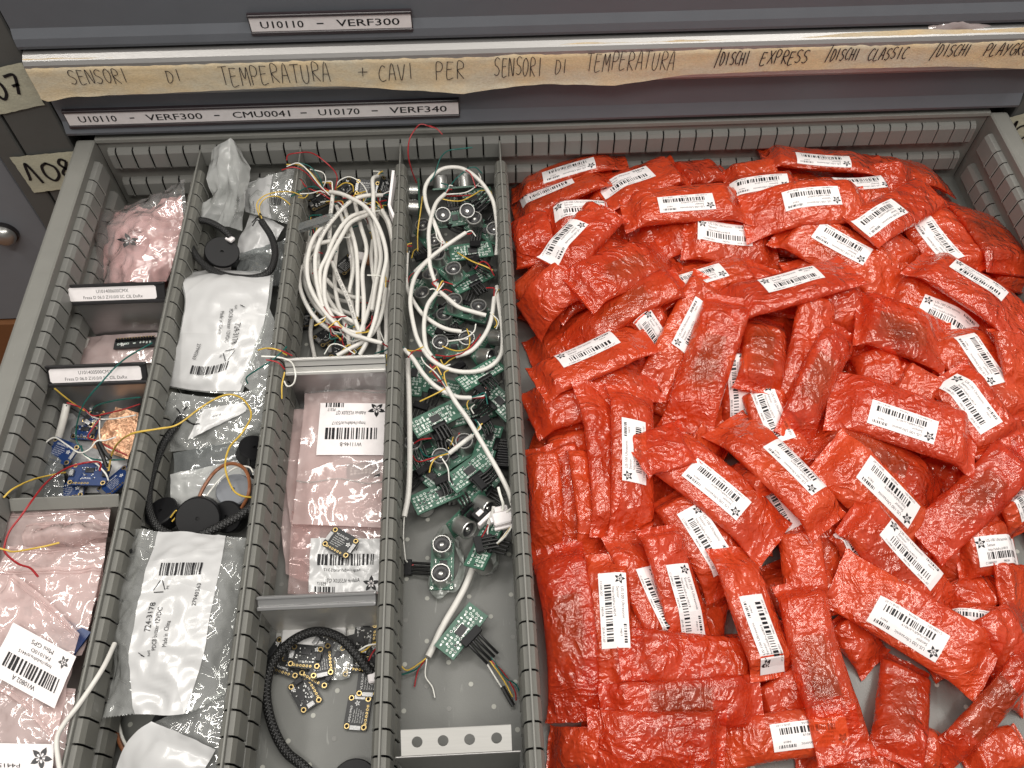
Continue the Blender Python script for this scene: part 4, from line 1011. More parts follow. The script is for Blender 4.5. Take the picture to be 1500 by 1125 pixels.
def sensor(px, py, z, spin, kind, label, tx=0., ty=0., plug=True, seed=0, L=43., H=19., wires=(), glue=False):
    """ultrasonic sensor board: 'f' cans up, 'b' printed back up"""
    f = pose(px, py, z, spin, tx + (180 if kind == 'b' else 0), ty)
    t = thing('ultrasonic_sensor', label, 'sensor', tuple(at(px, py, z)), 'green ultrasonic sensor boards')
    mb = MB(f); mb.box(-L / 2, L / 2, -H / 2, H / 2, -.8, .8, 'pcb_g')
    r = random.Random(seed)
    if kind == 'b':
        mb.xf = lambda p: f((p[0], -p[1], -p[2])); silk_back(mb, L, H, .84, seed)
        cx = r.uniform(-6, 4); mb.box(cx, cx + 9, -3, 3, .85, 2.2, 'chip')
        for k in range(7):
            for sy in (-4, 3.1): mb.box(cx + .5 + k * 1.2, cx + 1.1 + k * 1.2, sy, sy + .9, .85, 1.2, 'tin')
        mb.xf = f
    else:
        for k in range(26):
            x, y = r.uniform(-L / 2 + 1, L / 2 - 2), r.choice((-1, 1)) * r.uniform(5.5, H / 2 - 1.3) if r.random() < .5 else r.uniform(-H / 2 + 1, H / 2 - 2)
            w = r.uniform(.8, 2.2); mb.add([(x, y, .84), (x + w, y, .84), (x + w, y + .5, .84), (x, y + .5, .84)], [(0, 1, 2, 3)], r.choice(('silk', 'silk', 'tin')))
        mb.box(-3, 3, -4, 2, .8, 2, 'chip')
        for k in range(4): mb.box(-4 + k * 2.5, -3.2 + k * 2.5, 5, 5.9, .8, 1.5, 'tin')
    for cx in (-L / 2 + 1.6, L / 2 - 1.6):
        for cy in (-H / 2 + 1.6, H / 2 - 1.6): mb.ring((cx, cy), .7, 1.25, .86, 'tin', 10)
    mb.build('circuit_board', t)
    for cx in (-L * .285, L * .285):
        mb = MB(f); can_geo(mb, cx, 0, .8); mb.build('sensor_can', t, True, ang=35)
    if plug:
        mb = MB(f); s = -1 if kind == 'b' else 1
        mb.box(-6.5, 6.5, H / 2 - 3.5, H / 2 + .5, (.85 if s > 0 else -3.6), (3.6 if s > 0 else -.85), 'black', .3)
        for k in range(4): mb.tube([Vector((-4.6 + k * 3.1, H / 2 + .4, 2.2 * s)), Vector((-4.6 + k * 3.3, H / 2 + 6, 2.6 * s)), Vector((-4.9 + k * 3.4, H / 2 + 13, 2.4 * s))], 1.05, 'w_black', 6)
        mb.build('plug', t, True)
    if glue:
        mb = MB(f)
        def blob(i, j):
            a = i * 2 * PI; R = (12 + 5 * j) * (1 + .12 * math.sin(3 * a + 1)) + 1.5 * fb(math.cos(a) * 2, math.sin(a) * 2, 1.3); k = 1.55 if abs(math.cos(a)) > .3 else 1.35
            return (R * math.cos(a) * k * 1.18 + 3, R * math.sin(a) * .85 - 3, 1.6 - 4.8 * j + .8 * fb(a * 2, j * 3))
        mb.grid(blob, 48, 6, 'glue'); mb.build('glue', t, True)
    for q in wires: wire(q[0], q[1], q[2], parent=t)
    return t
def breakout(px, py, z, spin, col, label, L=25.4, H=17.8, tx=0., ty=0., seed=0, group=None, face='front', words=('VL53L0X', 'STEMMA QT')):
    f = pose(px, py, z, spin, tx, ty); r = random.Random(seed)
    t = thing('sensor_breakout', label, 'circuit board', tuple(at(px, py, z)), group)
    mb = MB(f); b = 2.2; P_ = []
    for cx, cy, a0 in ((L / 2 - b, H / 2 - b, 0), (-L / 2 + b, H / 2 - b, 90), (-L / 2 + b, -H / 2 + b, 180), (L / 2 - b, -H / 2 + b, 270)):
        for k in range(4): a = math.radians(a0 + 30 * k); P_.append((cx + b * math.cos(a), cy + b * math.sin(a)))
    mb.prism(P_, -.8, .8, col)
    for k in range(6):
        mb.ring((-L / 2 + 5.1 + k * 2.54, -H / 2 + 1.9), .5, .95, .85, 'gold', 10); mb.disc((-L / 2 + 5.1 + k * 2.54, -H / 2 + 1.9), .5, .84, 'black_and_shade', 8)
    if face == 'front':
        mb.box(-3.6, 3.6, 1.2, 5.4, .8, 1.7, 'chip'); mb.box(-L / 2 + .3, -L / 2 + 4.2, -3, 3, .8, 3.4, 'alu_dull', .3); mb.box(L / 2 - 4.2, L / 2 - .3, -3, 3, .8, 3.4, 'chip', .3)
        for k in range(26):
            x, y = r.uniform(-8, 7), r.uniform(-5.2, 6); w, h = r.choice(((1.1, .6), (.6, 1.1), (1.5, .8))); mb.box(x, x + w, y, y + h, .8, 1.25, r.choice(('tin', 'tin', 'chip', 'silk_w')))
        mb.text(words[0], -6, -4.6, 2, .85, 'silk_w', width=9); mb.star(7.4, 6, 1.9, .86, 'silk_w', col)
    else:
        mb.box(-L / 2 + .2, -L / 2 + 3.2, -4, 4, .8, 1.3, 'alu_dull'); mb.box(L / 2 - 3.2, L / 2 - .2, -4, 4, .8, 1.3, 'alu_dull')
        mb.text(words[0], -7.5, 4.4, 2.4, .85, 'silk_w', width=12)
        for k, tx_ in enumerate(('Time of Flight', 'Distance Sensor', '30 to 1000 mm', 'I2C addr 0x29', 'Power: 3-5V')):
            mb.text(tx_, -7.5, 2.3 - k * 1.75, 1.3, .85, 'silk_w', width=[9.5, 11, 10, 9, 8][k])
        mb.star(6.6, 1.2, 2.1, .86, 'silk_w', col)
    mb.build('board', t)
    for cx in (-1, 1):
        for cy in (-1, 1):
            m2 = MB(f); c = (cx * (L / 2 - 2.5), cy * (H / 2 - 2.5)); m2.ring(c, 1.25, 2.05, .88, 'gold', 16); m2.disc(c, 1.25, .87, 'black_and_shade', 12); m2.build('mounting_hole', t)
    return t
def buzzer(px, py, z, r, h, label, spin=0., tx=0., ty=0., strip=True, m='black'):
    f = pose(px, py, z, spin, tx, ty); t = thing('buzzer', label, 'buzzer', tuple(at(px, py, z)), 'black round buzzers')
    mb = MB(f); mb.lathe([(.01, 0), (r * .97, 0), (r, .8), (r, h - 1.2), (r - .9, h), (1.6, h), (1.5, h - 2), (.01, h - 2)], m, 36); mb.lathe([(r + .5, h * .1), (r + .5, h * .2)], m, 36); mb.build('case', t, True, ang=35)
    if strip:
        a0 = -1.9
        g = lambda p: f(((r + .15 + p[2]) * math.cos(a0 + p[0] / r), (r + .15 + p[2]) * math.sin(a0 + p[0] / r), h * .5 + p[1]))
        mb = MB(g); mb.grid(lambda i, j: (i * r * 1.0, j * h * .36, 0), 16, 1, 'lab'); mb.text('RS 724-3178', 1, 1.2, h * .2, .1, 'ink', width=r * .85); mb.build('label', t, True)
    return t
# ------------------------------------------------------------------ first compartment (pink bags, blue boards)
t, sh = film_bag('crumpled_bag', 'bright pink bag inside crumpled clear film, behind the rear black label rail', 'bag',
    [[(178, 302, 40), (214, 292, 56), (246, 274, 66), (271, 262, 72)], [(146, 318, 42), (186, 322, 62), (228, 318, 66), (272, 320, 62)], [(138, 355, 38), (182, 352, 60), (226, 356, 64), (262, 362, 56)], [(146, 416, 26), (180, 414, 50), (216, 413, 52), (246, 410, 36)]], 'clear_thin', 4.2, .032, 3, 3)
s2 = Sheet([[(186, 308, 26), (216, 302, 40), (246, 292, 48), (268, 286, 52)], [(156, 325, 28), (190, 326, 46), (228, 322, 50), (267, 325, 46)], [(146, 358, 24), (184, 355, 46), (226, 358, 49), (259, 364, 42)], [(146, 416, 14), (182, 414, 36), (216, 414, 38), (243, 412, 24)]], 9)
mb = MB(); s2.mesh(mb, 'pink_hot', 40, 40, 4.6, .04, 4); mb.build('pink_bag', t, True, ang=75)
s2.panel('flower_print', t, .36, .5, .60, .78, None, lambda m, L, H: m.star(L / 2, H / 2, H * .42, 0, 'ink', 'lab', .4), 4.6, .04, 9)
t, sh = film_bag('flat_bag', 'flat pink bag with a small dark board in it, between the two black label rails', 'bag', [[(128, 493, 10), (180, 490, 12), (234, 487, 12)], [(122, 512, 9), (172, 510, 13), (228, 508, 11)], [(114, 535, 7), (168, 534, 9), (222, 531, 8)]], 'pink', 1.2, .05, 2, 4, nu=24, nv=18)
f = pose(199, 503, 15.5, 3)
mb = MB(f); mb.box(-20, 20, -5, 5, -.8, .8, 'pcb_k')
for k in range(14): mb.box(-18 + k * 2.6, -17.2 + k * 2.6, 5, 8, -.4, .4, 'gold'); mb.box(-18.4 + k * 2.6, -16.8 + k * 2.6, 2.6, 5, .8, 3.2, 'black')
silk_back(mb, 38, 6, .86, 3, (3, 2.6)); mb.star(-12, -1, 2.2, .9, 'silk_w', 'pcb_k'); mb.build('circuit_board', t)
cable([(128, 496), (123, 512), (118, 531)], [16, 8, 4], 'short white cable stub leaning in the corner between the two black label rails', 2.0, group=None)

t, sh = film_bag('paper_sheet', 'white paper sheet lying under the blue boards and copper foil', 'paper', [[(100, 606, 4), (150, 604, 5), (200, 602, 5)], [(84, 660, 4), (140, 660, 7), (190, 660, 5)], [(60, 722, 3), (125, 722, 5), (178, 722, 4)]], 'white_film', 1.2, .03, .4, 5, nu=24, nv=24)
t, sh = film_bag('copper_sheet', 'crinkled orange copper foil sheet beside the divider, among blue boards', 'foil', [[(170, 597, 27), (186, 600, 30), (203, 605, 26)], [(150, 626, 24), (172, 628, 28), (198, 636, 24)], [(133, 655, 15), (160, 664, 20), (188, 673, 18)]], 'copper', 1.6, .09, .5, 6, nu=40, nv=44)
GB = 'blue sensor boards'
breakout(90, 661, 24, -24, 'pcb_b', 'blue board with white star, left of the copper foil', 27, 20, seed=2, group=GB, face='back', tx=6, words=('SENSOR', ''))
breakout(131, 695, 22, -4, 'pcb_b', 'blue board with white star and red wire, centre of the blue board pile', 33, 21, seed=5, group=GB, words=('ADXL', ''))
breakout(124, 634, 15, -5, 'pcb_b', 'blue board half hidden under wires behind the starred boards', 22, 14, seed=6, group=GB)
breakout(134, 614, 17, 60, 'pcb_b', 'small blue board standing beside the white paper near the rear wires', 14, 12, seed=7, group=GB, tx=18)
breakout(170, 706, 20, 48, 'pcb_b', 'blue board leaning against the divider at the right of the pile', 30, 18, seed=8, group=GB, tx=-14, face='back', words=('SENSOR', ''))
breakout(102, 719, 15, 8, 'pcb_b', 'blue board at the front of the pile, half behind the grey cross divider', 24, 16, seed=9, group=GB, face='back', words=('MPU', ''))
t, sh = film_bag('dark_pouch', 'smoky see-through pouch with dark boards in the left corner of the blue boards', 'pouch', [[(56, 668, 24), (74, 664, 26), (92, 676, 24)], [(48, 695, 20), (68, 694, 26), (94, 700, 22)], [(34, 728, 14), (62, 728, 18), (92, 726, 16)]], 'grey_film', 2, .06, 5, 8, nu=26, nv=26)
f = pose(70, 690, 17, 40); mb = MB(f); mb.box(-10, 10, -8, 8, -.8, .8, 'pcb_b'); silk_back(mb, 18, 14, .85, 9); mb.cyl((-6, 4), 3, .8, 4, 'lab'); mb.cyl((4, -12), 7, -3, 4, 'black'); mb.build('dark_boards', t)
cable([(98, 592), (92, 618), (84, 646)], [40, 32, 20], 'short thick white tube with black tie leaning on the left drawer wall', 3.2, [([(97, 594), (110, 601), (124, 610)], [42, 30, 26], 'w_black')], group=None)
mb = MB(); a, b = at(54, 659, 30), at(31, 727, 12); d = (b - a).normalized(); sd = Vector((1, 0, 0)); n_ = d.cross(sd).normalized()
mb.add([a + sd * q + n_ * w_ + d * l_ for l_ in (0, (b - a).length) for w_ in (0, 1.6) for q in (-1.7, 1.7)], [(0, 1, 3, 2), (4, 6, 7, 5), (0, 4, 5, 1), (2, 3, 7, 6), (0, 2, 6, 4), (1, 5, 7, 3)], 'lab'); tag(mb.build('flat_stick'), 'flat whitish stick leaning on the left drawer wall beside the smoky pouch', 'stick')
WG = 'thin loose wires'
wire([(223, 502), (180, 528), (147, 562), (123, 592), (113, 620), (112, 645), (122, 660)], [80, 78, 74, 60, 42, 30, 26], 'w_green', 'long teal wire arching down over the front black label rail', None, .8, 'wire', WG)
wire([(205, 582), (168, 587), (140, 595), (134, 606)], [64, 50, 36, 24], 'w_green', 'teal wire lying along the steel sheet behind the copper foil', None, .8, 'wire', WG)
wire([(80, 569), (97, 583), (112, 594), (124, 602)], [60, 48, 36, 30], 'w_yellow', 'short yellow wire end below the front black label rail', None, .8, 'wire', WG)
wire([(98, 590), (108, 593), (123, 599), (136, 609), (155, 606), (180, 600), (205, 592)], [44, 42, 36, 34, 38, 42, 46], 'w_red', 'red wire running behind the copper foil to the divider', None, .8, 'wire', WG)
wire([(128, 604), (137, 611), (150, 614), (170, 613), (199, 608)], [30, 30, 32, 36, 38], 'w_white', 'white wire crossing the top of the copper foil', None, .8, 'wire', WG)
wire([(147, 613), (134, 630), (129, 641), (142, 646), (162, 656), (186, 667)], [32, 30, 30, 32, 31, 30], 'w_red', 'dark red wire bent across the copper foil edge', None, .8, 'wire', WG)
wire([(64, 660), (67, 649), (80, 641), (97, 651), (116, 663), (131, 658), (142, 646), (155, 645), (170, 640)], [30, 33, 34, 34, 34, 34, 34, 34, 36], 'w_white', 'white wire looping over the left starred blue board', None, .9, 'wire', WG)
wire([(146, 616), (146, 640), (152, 654), (164, 660)], [33, 34, 34, 30], 'w_white', 'white wire hanging down over the middle of the copper foil', None, .8, 'wire', WG)
wire([(120, 665), (133, 674), (143, 681), (155, 694), (159, 704)], [30, 29, 29, 28, 24], 'w_white', 'white wire running from the starred boards to a white plug', None, .9, 'wire', WG)
wire([(119, 653), (122, 664), (132, 671), (149, 674), (183, 673)], [28, 30, 29, 28, 27], 'w_green', 'dark teal wire in front of the copper foil', None, .8, 'wire', WG)
wire([(5, 729), (19, 716), (47, 703), (75, 696), (96, 692)], [72, 70, 56, 42, 32], 'w_yellow', 'yellow wire hanging over the left drawer wall', None, .9, 'wire', WG)
wire([(56, 845), (44, 832), (27, 826), (8, 810), (7, 798), (14, 778), (30, 757), (47, 733), (65, 710), (84, 694), (105, 683), (131, 677), (147, 678), (146, 690)], [78, 80, 80, 80, 80, 80, 80, 78, 64, 46, 34, 31, 30, 29], 'w_red', 'long red wire from the blue boards over the grey divider onto pink bags', None, 1.0, 'wire', WG)
wire([(-8, 801), (10, 806), (22, 808), (62, 801), (87, 795)], [84, 80, 79, 78, 76], 'w_yellow', 'yellow wire end lying across the folded pink bags', None, .9, 'wire', WG)
wire([(159, 690), (163, 668), (173, 649), (194, 635), (233, 628), (260, 622), (293, 598), (318, 583), (338, 578), (357, 586), (368, 608), (354, 635), (336, 656), (330, 685), (340, 715), (353, 726), (373, 729)], [26, 30, 48, 77.5, 80, 76, 74, 72, 72, 70, 68, 66, 62, 60, 58, 56, 54], 'w_yellow', 'long yellow wire looping over the divider and the buzzer bags', None, 1.0, 'wire', WG)
for k, (P_, zz) in enumerate((([(146, 648), (155, 664), (162, 672)], [36, 35, 33]), ([(142, 649), (150, 667), (156, 684)], [35, 34, 30]))): wire(P_, zz, 'w_black', ('upper' if k == 0 else 'lower') + ' of two short black sleeved wires at the copper foil edge', None, 1.7, 'wire', WG)

# stacked pink bags at the front
PB = 'pink anti-static bags stacked at the front left'
def pinkbag(rows, label, seed, amp=2.8, mat='pink', gap=2.5):
    t, sh = pink0(rows, label, seed, amp, mat, gap)
    for v, r_ in ((.05, .5), (.09, .5), (.96, .35)):
        mb = MB(); mb.tube([sh.pt(k / 12, v, amp, .045, .5) for k in range(13)], r_, 'pink', 6); mb.build('seal', t, True)
    return t, sh
def pink0(rows, label, seed, amp, mat, gap): return film_bag('antistatic_bag', label, 'bag', rows, mat, amp, .045, gap, seed, PB, 30, 30)
pinkbag([[(-30, 752, 50), (60, 747, 56), (163, 742, 54)], [(-40, 800, 48), (60, 798, 54), (156, 795, 52)], [(-60, 880, 44), (50, 880, 50), (146, 880, 48)]], 'rearmost pink bag against the grey cross divider, mostly covered', 21)
pinkbag([[(42, 768, 58), (100, 762, 64), (160, 764, 60)], [(34, 784, 66), (98, 772, 82), (158, 778, 72)], [(36, 796, 62), (94, 790, 76), (157, 788, 66)], [(25, 806, 54), (92, 804, 58), (154, 800, 55)]], 'pink bag with a rolled glossy fold near the grey cross divider', 22, 2.2)
pinkbag([[(12, 800, 60), (80, 800, 62), (156, 796, 60)], [(-5, 850, 58), (70, 850, 62), (146, 850, 60)], [(-20, 930, 54), (60, 930, 58), (128, 930, 56)]], 'flat pink bag crossed by the yellow wire end', 23)
t, sh = pinkbag([[(-10, 832, 62), (70, 832, 64), (149, 826, 62)], [(-20, 880, 62), (60, 885, 66), (138, 885, 64)], [(-30, 960, 58), (50, 965, 62), (120, 960, 60)]], 'pink bag showing a blue board and white flower tag inside', 24)
f = pose(97, 930, 63, -28); mb = MB(f); mb.box(-15, 15, -9, 9, -.8, .8, 'pcb_b')
for q in (-11, -4, 4, 11): mb.ring((q, -5.5), 1.2, 2.2, .9, 'silk_w', 14)
mb.build('circuit_board', t)
f = pose(50, 898, 66.6, -28); mb = MB(f); mb.box(-13, 10, -8, 8, -.2, .2, 'lab'); mb.star(-4, 0, 5.5, .3, 'chip', 'lab', .3); mb.build('label', t)
t, sh = pinkbag([[(20, 840, 70), (70, 880, 72), (116, 928, 70)], [(-12, 890, 70), (46, 935, 74), (104, 980, 70)], [(-40, 990, 66), (28, 1030, 70), (82, 1090, 66)]], 'topmost pink bag with large white bar code label', 25)
def w_label(m, L, H):
    m.text('W10802 A', L * .5, H * .82, H * .13, .06, 'ink', width=L * .34, align='c'); m.bars(L * .08, H * .50, L * .84, H * .27, .06, 'ink', 8, 60)
    m.text('http://adafru.it/4415', L * .25, H * .36, H * .09, .06, 'chip', width=L * .5); m.text('PA1010D', L * .3, H * .24, H * .1, .06, 'chip', width=L * .3); m.text('Mini GPS', L * .3, H * .1, H * .12, .06, 'chip', width=L * .34)
    m.star(L * .12, H * .2, H * .12, .06, 'chip', 'lab')
Sheet([[(20, 912, 76), (112, 962, 76)], [(-18, 984, 73), (80, 1038, 73)]], 1).panel('label', t, 0, 1, 0, 1, 'lab', w_label, .5, .045, .6, rot=2)
t, sh = pinkbag([[(-10, 1010, 64), (50, 1005, 68), (112, 1010, 64)], [(-20, 1060, 64), (42, 1060, 68), (100, 1070, 64)], [(-30, 1150, 60), (32, 1150, 62), (84, 1150, 60)]], 'pink bag at the bottom left corner with starred label', 26)
Sheet([[(-34, 1088, 71), (79, 1090, 71)], [(-34, 1160, 67), (76, 1160, 67)]], 1).panel('label', t, 0, 1, 0, 1, 'lab', lambda m, L, H: (m.star(L * .16, H * .3, H * .24, .06, 'chip', 'lab', .2), m.text('Adafruit Mini GPS', L * .42, H * .62, H * .13, .06, 'chip', width=L * .6), m.text('P4415', L * .42, H * .42, H * .12, .06, 'chip', width=L * .3)), 1.6, .045, .4, rot=2)
sh.panel('flower_print', t, .5, .8, .08, .34, None, lambda m, L, H: m.star(L / 2, H / 2, H * .42, 0, 'chip', 'lab', .3), 1.6, .045, .8)
cable([(168, 943), (150, 980), (117, 1030), (94, 1060), (83, 1085), (88, 1130), (95, 1170)], [66, 77.5, 78, 76, 74, 72, 70], 'thin white cable lying over the slotted divider beside the pink bags', 1.7, group=None)

# ------------------------------------------------------------------ second compartment (buzzers in bags)
BG = 'buzzer bags'
film_bag('milky_bag', 'tall milky plastic bag standing against the drawer back wall', 'bag',
    [[(312, 218, 82), (324, 210, 90), (338, 202, 94), (342, 206, 92), (347, 212, 86)], [(303, 262, 72), (318, 240, 88), (335, 250, 79), (352, 238, 90), (368, 246, 78)], [(311, 287, 63), (322, 276, 76), (335, 280, 64), (348, 290, 75), (362, 277, 68)],
     [(295, 300, 57), (312, 298, 66), (330, 302, 57), (344, 312, 65), (357, 305, 54)], [(274, 317, 50), (296, 322, 56), (316, 330, 44), (336, 332, 50), (354, 338, 36)]], 'milky', 1.2, .05, 3, 31, BG, linear=True)
t, sh = film_bag('buzzer_bag', 'clear bag with a white print stripe, leaning right of the tall milky bag', 'bag', [[(362, 268, 48), (400, 255, 60), (433, 245, 68)], [(358, 290, 44), (395, 293, 54), (430, 290, 58)], [(360, 311, 36), (398, 321, 44), (425, 329, 48)]], 'clear', 3, .05, 3, 32, BG)
sh.panel('white_stripe', t, 0, .5, .02, .98, 'white_film', lambda m, L, H: (m.text('PDCB buzzer 12VDC', 2, H * .76, 2.6, .06, 'ink'), m.text('Made in China', 2, H * .6, 2.6, .06, 'ink')), 1.2, .05, .6, rot=1)
sh.panel('bar_code', t, .55, .75, .42, .62, None, lambda m, L, H: m.bars(0, 0, L, H, .06, 'ink', 4, 24), 3, .05, .8)
film_bag('white_pouch', 'white paper pouch lying between the black buzzer and the divider', 'bag', [[(367, 312, 34), (392, 320, 37), (416, 332, 36)], [(358, 334, 32), (380, 344, 36), (408, 346, 33)], [(348, 356, 26), (370, 372, 28), (398, 366, 26)], [(350, 384, 20), (368, 392, 20), (390, 384, 20)]], 'white_film', 1.6, .05, 2, 33, BG, 24, 24)
buzzer(374, 402, 16, 18, 12, 'black buzzer inside the smoky film in front of the white pouch', strip=False, m='black_and_shade')
film_bag('smoky_bag', 'smoky see-through bag over a buzzer beside the braided loop', 'bag', [[(352, 372, 30), (384, 362, 34), (420, 350, 34)], [(346, 396, 30), (378, 388, 38), (414, 384, 32)], [(340, 420, 28), (372, 420, 32), (410, 420, 28)]], 'grey_film', 2.5, .06, 3, 34, BG, 24, 24)
buzzer(325, 380, 34, 16.5, 17, 'black disc buzzer with clear sticker, encircled by the braided cable loop', 0, 14, 18)
FRAY = [([(382, 326), (376, 322), (370, 331)], [54, 57, 56]), ([(382, 324), (378, 318), (369, 326)], [54, 58, 58]), ([(383, 323), (380, 316), (374, 320)], [54, 59, 60]), ([(384, 322), (382, 313), (380, 314)], [55, 60, 61])]
t = cable([(338, 347), (325, 335), (306, 325), (288, 323), (277, 333), (277, 352), (287, 374), (306, 393), (332, 404), (370, 407), (394, 398), (403, 374), (398, 348), (383, 324)], [54, 57, 58, 58, 57, 57, 58, 60, 62, 62, 60, 58, 56, 56], 'thick black braided cable looped round the rear disc buzzer with frayed end', 3.3, [(a, b, 'w_black') for a, b in FRAY] + [([(381, 320), (376, 300), (385, 288), (402, 282), (426, 281), (442, 287)], [56, 64, 66, 68, 74, 80], 'w_yellow'), ([(384, 322), (380, 303), (390, 290), (408, 288), (425, 300), (428, 312)], [56, 63, 64, 64, 66, 66], 'w_yellow')], 'black braided cables', 'braid', 'cable', 'braided_cable')
mb = MB(pose(337, 350, 53, -35)); mb.box(-4, 4, -3, 3, -1.5, 1.5, 'lab', .5); mb.build('tie', t)
def rs_print(flip=False):
    def d(m, L, H):      # print area L wide (stripe), H long
        m.bars(L * .22, H * .70, L * .52, H * .065, .06, 'ink', 17, 54)
        c = (L * .26, H * .645); R = L * .085
        for k in range(3):
            a, b = PI / 2 + k * 2 * PI / 3, PI / 2 + (k + 1) * 2 * PI / 3; m.ribbon([(c[0] + R * math.cos(a + .16), c[1] + R * math.sin(a + .16)), (c[0] + R * math.cos(b - .16), c[1] + R * math.sin(b - .16))], .55, .06, 'ink')
        def vtext(s, x, y, size, w):    # text running up the stripe
            vs, fs, ww = text_mesh(s); k = w / ww
            m.add([(x - b * size, y + a * k, .06) for a, b in vs], fs, 'ink')
        vtext('724-3178', L * .27, H * .42, L * .115, H * .155); vtext('PDCB buzzer 12VDC', L * .37, H * .30, L * .075, H * .25); vtext('Made in  China', L * .49, H * .315, L * .075, H * .17)
        vtext('27940363', L * .76, H * .555, L * .075, H * .105); vtext('RoHS', L * .30, H * .27, L * .045, H * .035); vtext('PE', L * .38, H * .635, L * .04, H * .018)
        m.ribbon([(L * .19, H * .28), (L * .23, H * .27), (L * .16, H * .295)], .5, .06, 'ink')
    return d
t, sh = film_bag('buzzer_bag', 'upper white bar code bag draped in the middle of the buzzer compartment, print upside down', 'bag',
    [[(264, 400, 44), (330, 396, 46), (402, 400, 42)], [(266, 413, 62), (330, 408, 67), (400, 410, 61)], [(270, 447, 62), (328, 446, 68), (396, 444, 60)], [(262, 492, 53), (322, 495, 61), (388, 482, 54)], [(248, 542, 46), (306, 549, 53), (374, 522, 47)], [(240, 566, 40), (296, 574, 44), (354, 578, 40)]], 'clear', 1.2, .035, 3, 35, BG)
sh.panel('white_stripe', t, .02, .97, .02, .985, 'white_film', None, 1.2, .035, .8, nu=30, nv=40)
sh.panel('print', t, .08, .86, .2, .985, None, rs_print(), 1.2, .035, 1.3, rot=2, lift=.8)
film_bag('clear_flap', 'clear plastic flap along the right side of the upper bar code bag', 'bag', [[(390, 440, 58), (402, 470, 60), (408, 500, 56)], [(376, 500, 52), (394, 530, 56), (402, 556, 50)], [(352, 560, 44), (374, 578, 46), (392, 590, 44)]], 'clear', 2, .06, 2, 36, BG, 20, 20)
t, sh = film_bag('buzzer_bag', 'crumpled clear bag with a slanted white stripe below the upper bar code bag', 'bag', [[(252, 574, 42), (318, 582, 45), (392, 566, 43)], [(240, 604, 36), (312, 606, 40), (390, 596, 42)], [(232, 628, 28), (306, 630, 36), (388, 624, 36)], [(246, 662, 22), (300, 656, 30), (376, 640, 28)]], 'clear', 3.2, .045, 3, 37, BG)
s3 = Sheet([[(300, 600, 42), (356, 590, 44)], [(288, 618, 40), (360, 603, 42)], [(276, 644, 34), (318, 625, 40)]], 12)
s3.panel('white_stripe', t, 0, 1, 0, 1, 'white_film', lambda m, L, H: m.text('Led 4', L * .3, H * .55, 3.2, .1, 'ink'), 1.2, .05, .8)
buzzer(302, 688, 8, 19, 12, 'dark oval buzzer under smoky film in the middle bags', strip=False, m='chip', ty=8)
film_bag('smoky_bag', 'smoky flat bag holding the dark oval buzzer', 'bag', [[(254, 664, 26), (304, 654, 30), (366, 640, 30)], [(256, 682, 24), (306, 676, 32), (366, 664, 28)], [(252, 704, 22), (304, 698, 28), (362, 690, 26)]], 'grey_film', 1.5, .05, 2, 38, BG, 24, 16)
buzzer(368, 668, 36, 13, 13, 'black buzzer with sticker half behind the divider, beside smoky bag', 150, 20, -20)
t, sh = film_bag('buzzer_bag', 'white glossy bag folded flat under the brown wire loop', 'bag', [[(249, 695, 34), (312, 682, 38), (382, 668, 38)], [(250, 714, 33), (312, 708, 40), (382, 700, 36)], [(250, 744, 26), (310, 746, 30), (378, 740, 30)], [(246, 770, 20), (310, 770, 22), (376, 765, 22)]], 'milky', 1.8, .05, 3, 39, BG)
buzzer(345, 722, 38, 14.5, 7, 'grey flat disc buzzer under the brown wire loop', strip=False, m='door')
wire([(290, 732), (300, 711), (317, 689), (337, 679), (356, 685), (365, 703), (364, 724), (354, 744)], [50, 54, 58, 60, 60, 58, 54, 46], 'w_brown', 'brown twin wire standing in a tall loop over the grey disc', None, 1.5, 'wire', WG)
wire([(300, 730), (321, 703), (345, 685), (364, 684), (371, 692)], [48, 54, 58, 60, 60], 'w_white', 'white wire running under the brown wire loop', None, .9, 'wire', WG)
wire([(363, 656), (366, 692), (372, 700)], [48, 50, 46], 'w_black', 'short black wire standing from the half hidden buzzer', None, 1.4, 'wire', WG)
t = buzzer(246, 760, 30, 14, 12, 'black ring buzzer with sticker in front of the thick braided cable', 200, 16, 10)
buzzer(293, 757, 40, 17, 16, 'largest black drum buzzer standing in front of the brown loop', 0, 30, 14, strip=False)
buzzer(343, 757, 30, 13, 14, 'small black drum buzzer right of the largest drum', 0, 24, -10, strip=False)
cable([(268, 606), (259, 622), (241, 647), (224, 690), (217, 728), (222, 756), (236, 776), (262, 786)], [34, 36, 36, 38, 42, 44, 42, 40], 'thick black braided cable hugging the divider left of the bags, frayed on top', 3.3, [([(266, 610), (262, 602), (258, 598)], [36, 40, 42], 'w_black'), ([(267, 608), (270, 600), (274, 596)], [36, 40, 44], 'w_black'), ([(267, 610), (276, 618), (291, 625)], [36, 38, 38], 'w_black'), ([(268, 608), (280, 620), (293, 621)], [36, 40, 40], 'w_black')], 'black braided cables', 'braid', 'cable', 'braided_cable')
cable([(286, 788), (320, 772), (350, 756), (374, 738), (384, 722)], [56, 56, 56, 54, 50], 'thick black braided cable crossing behind the front bar code bag', 3.6, (), 'black braided cables', 'braid', 'cable', 'braided_cable')
wire([(252, 764), (262, 752), (258, 748), (250, 758)], [50, 52, 52, 48], 'w_yellow', 'tiny yellow wire loop on the ring buzzer', None, .8, 'wire', WG)
wire([(192, 806), (172, 818), (160, 842), (163, 870), (176, 896)], [58, 54, 50, 46, 40], 'w_black', 'black cable curving between the divider and the front bar code bag', None, 2.4, 'cable', WG)
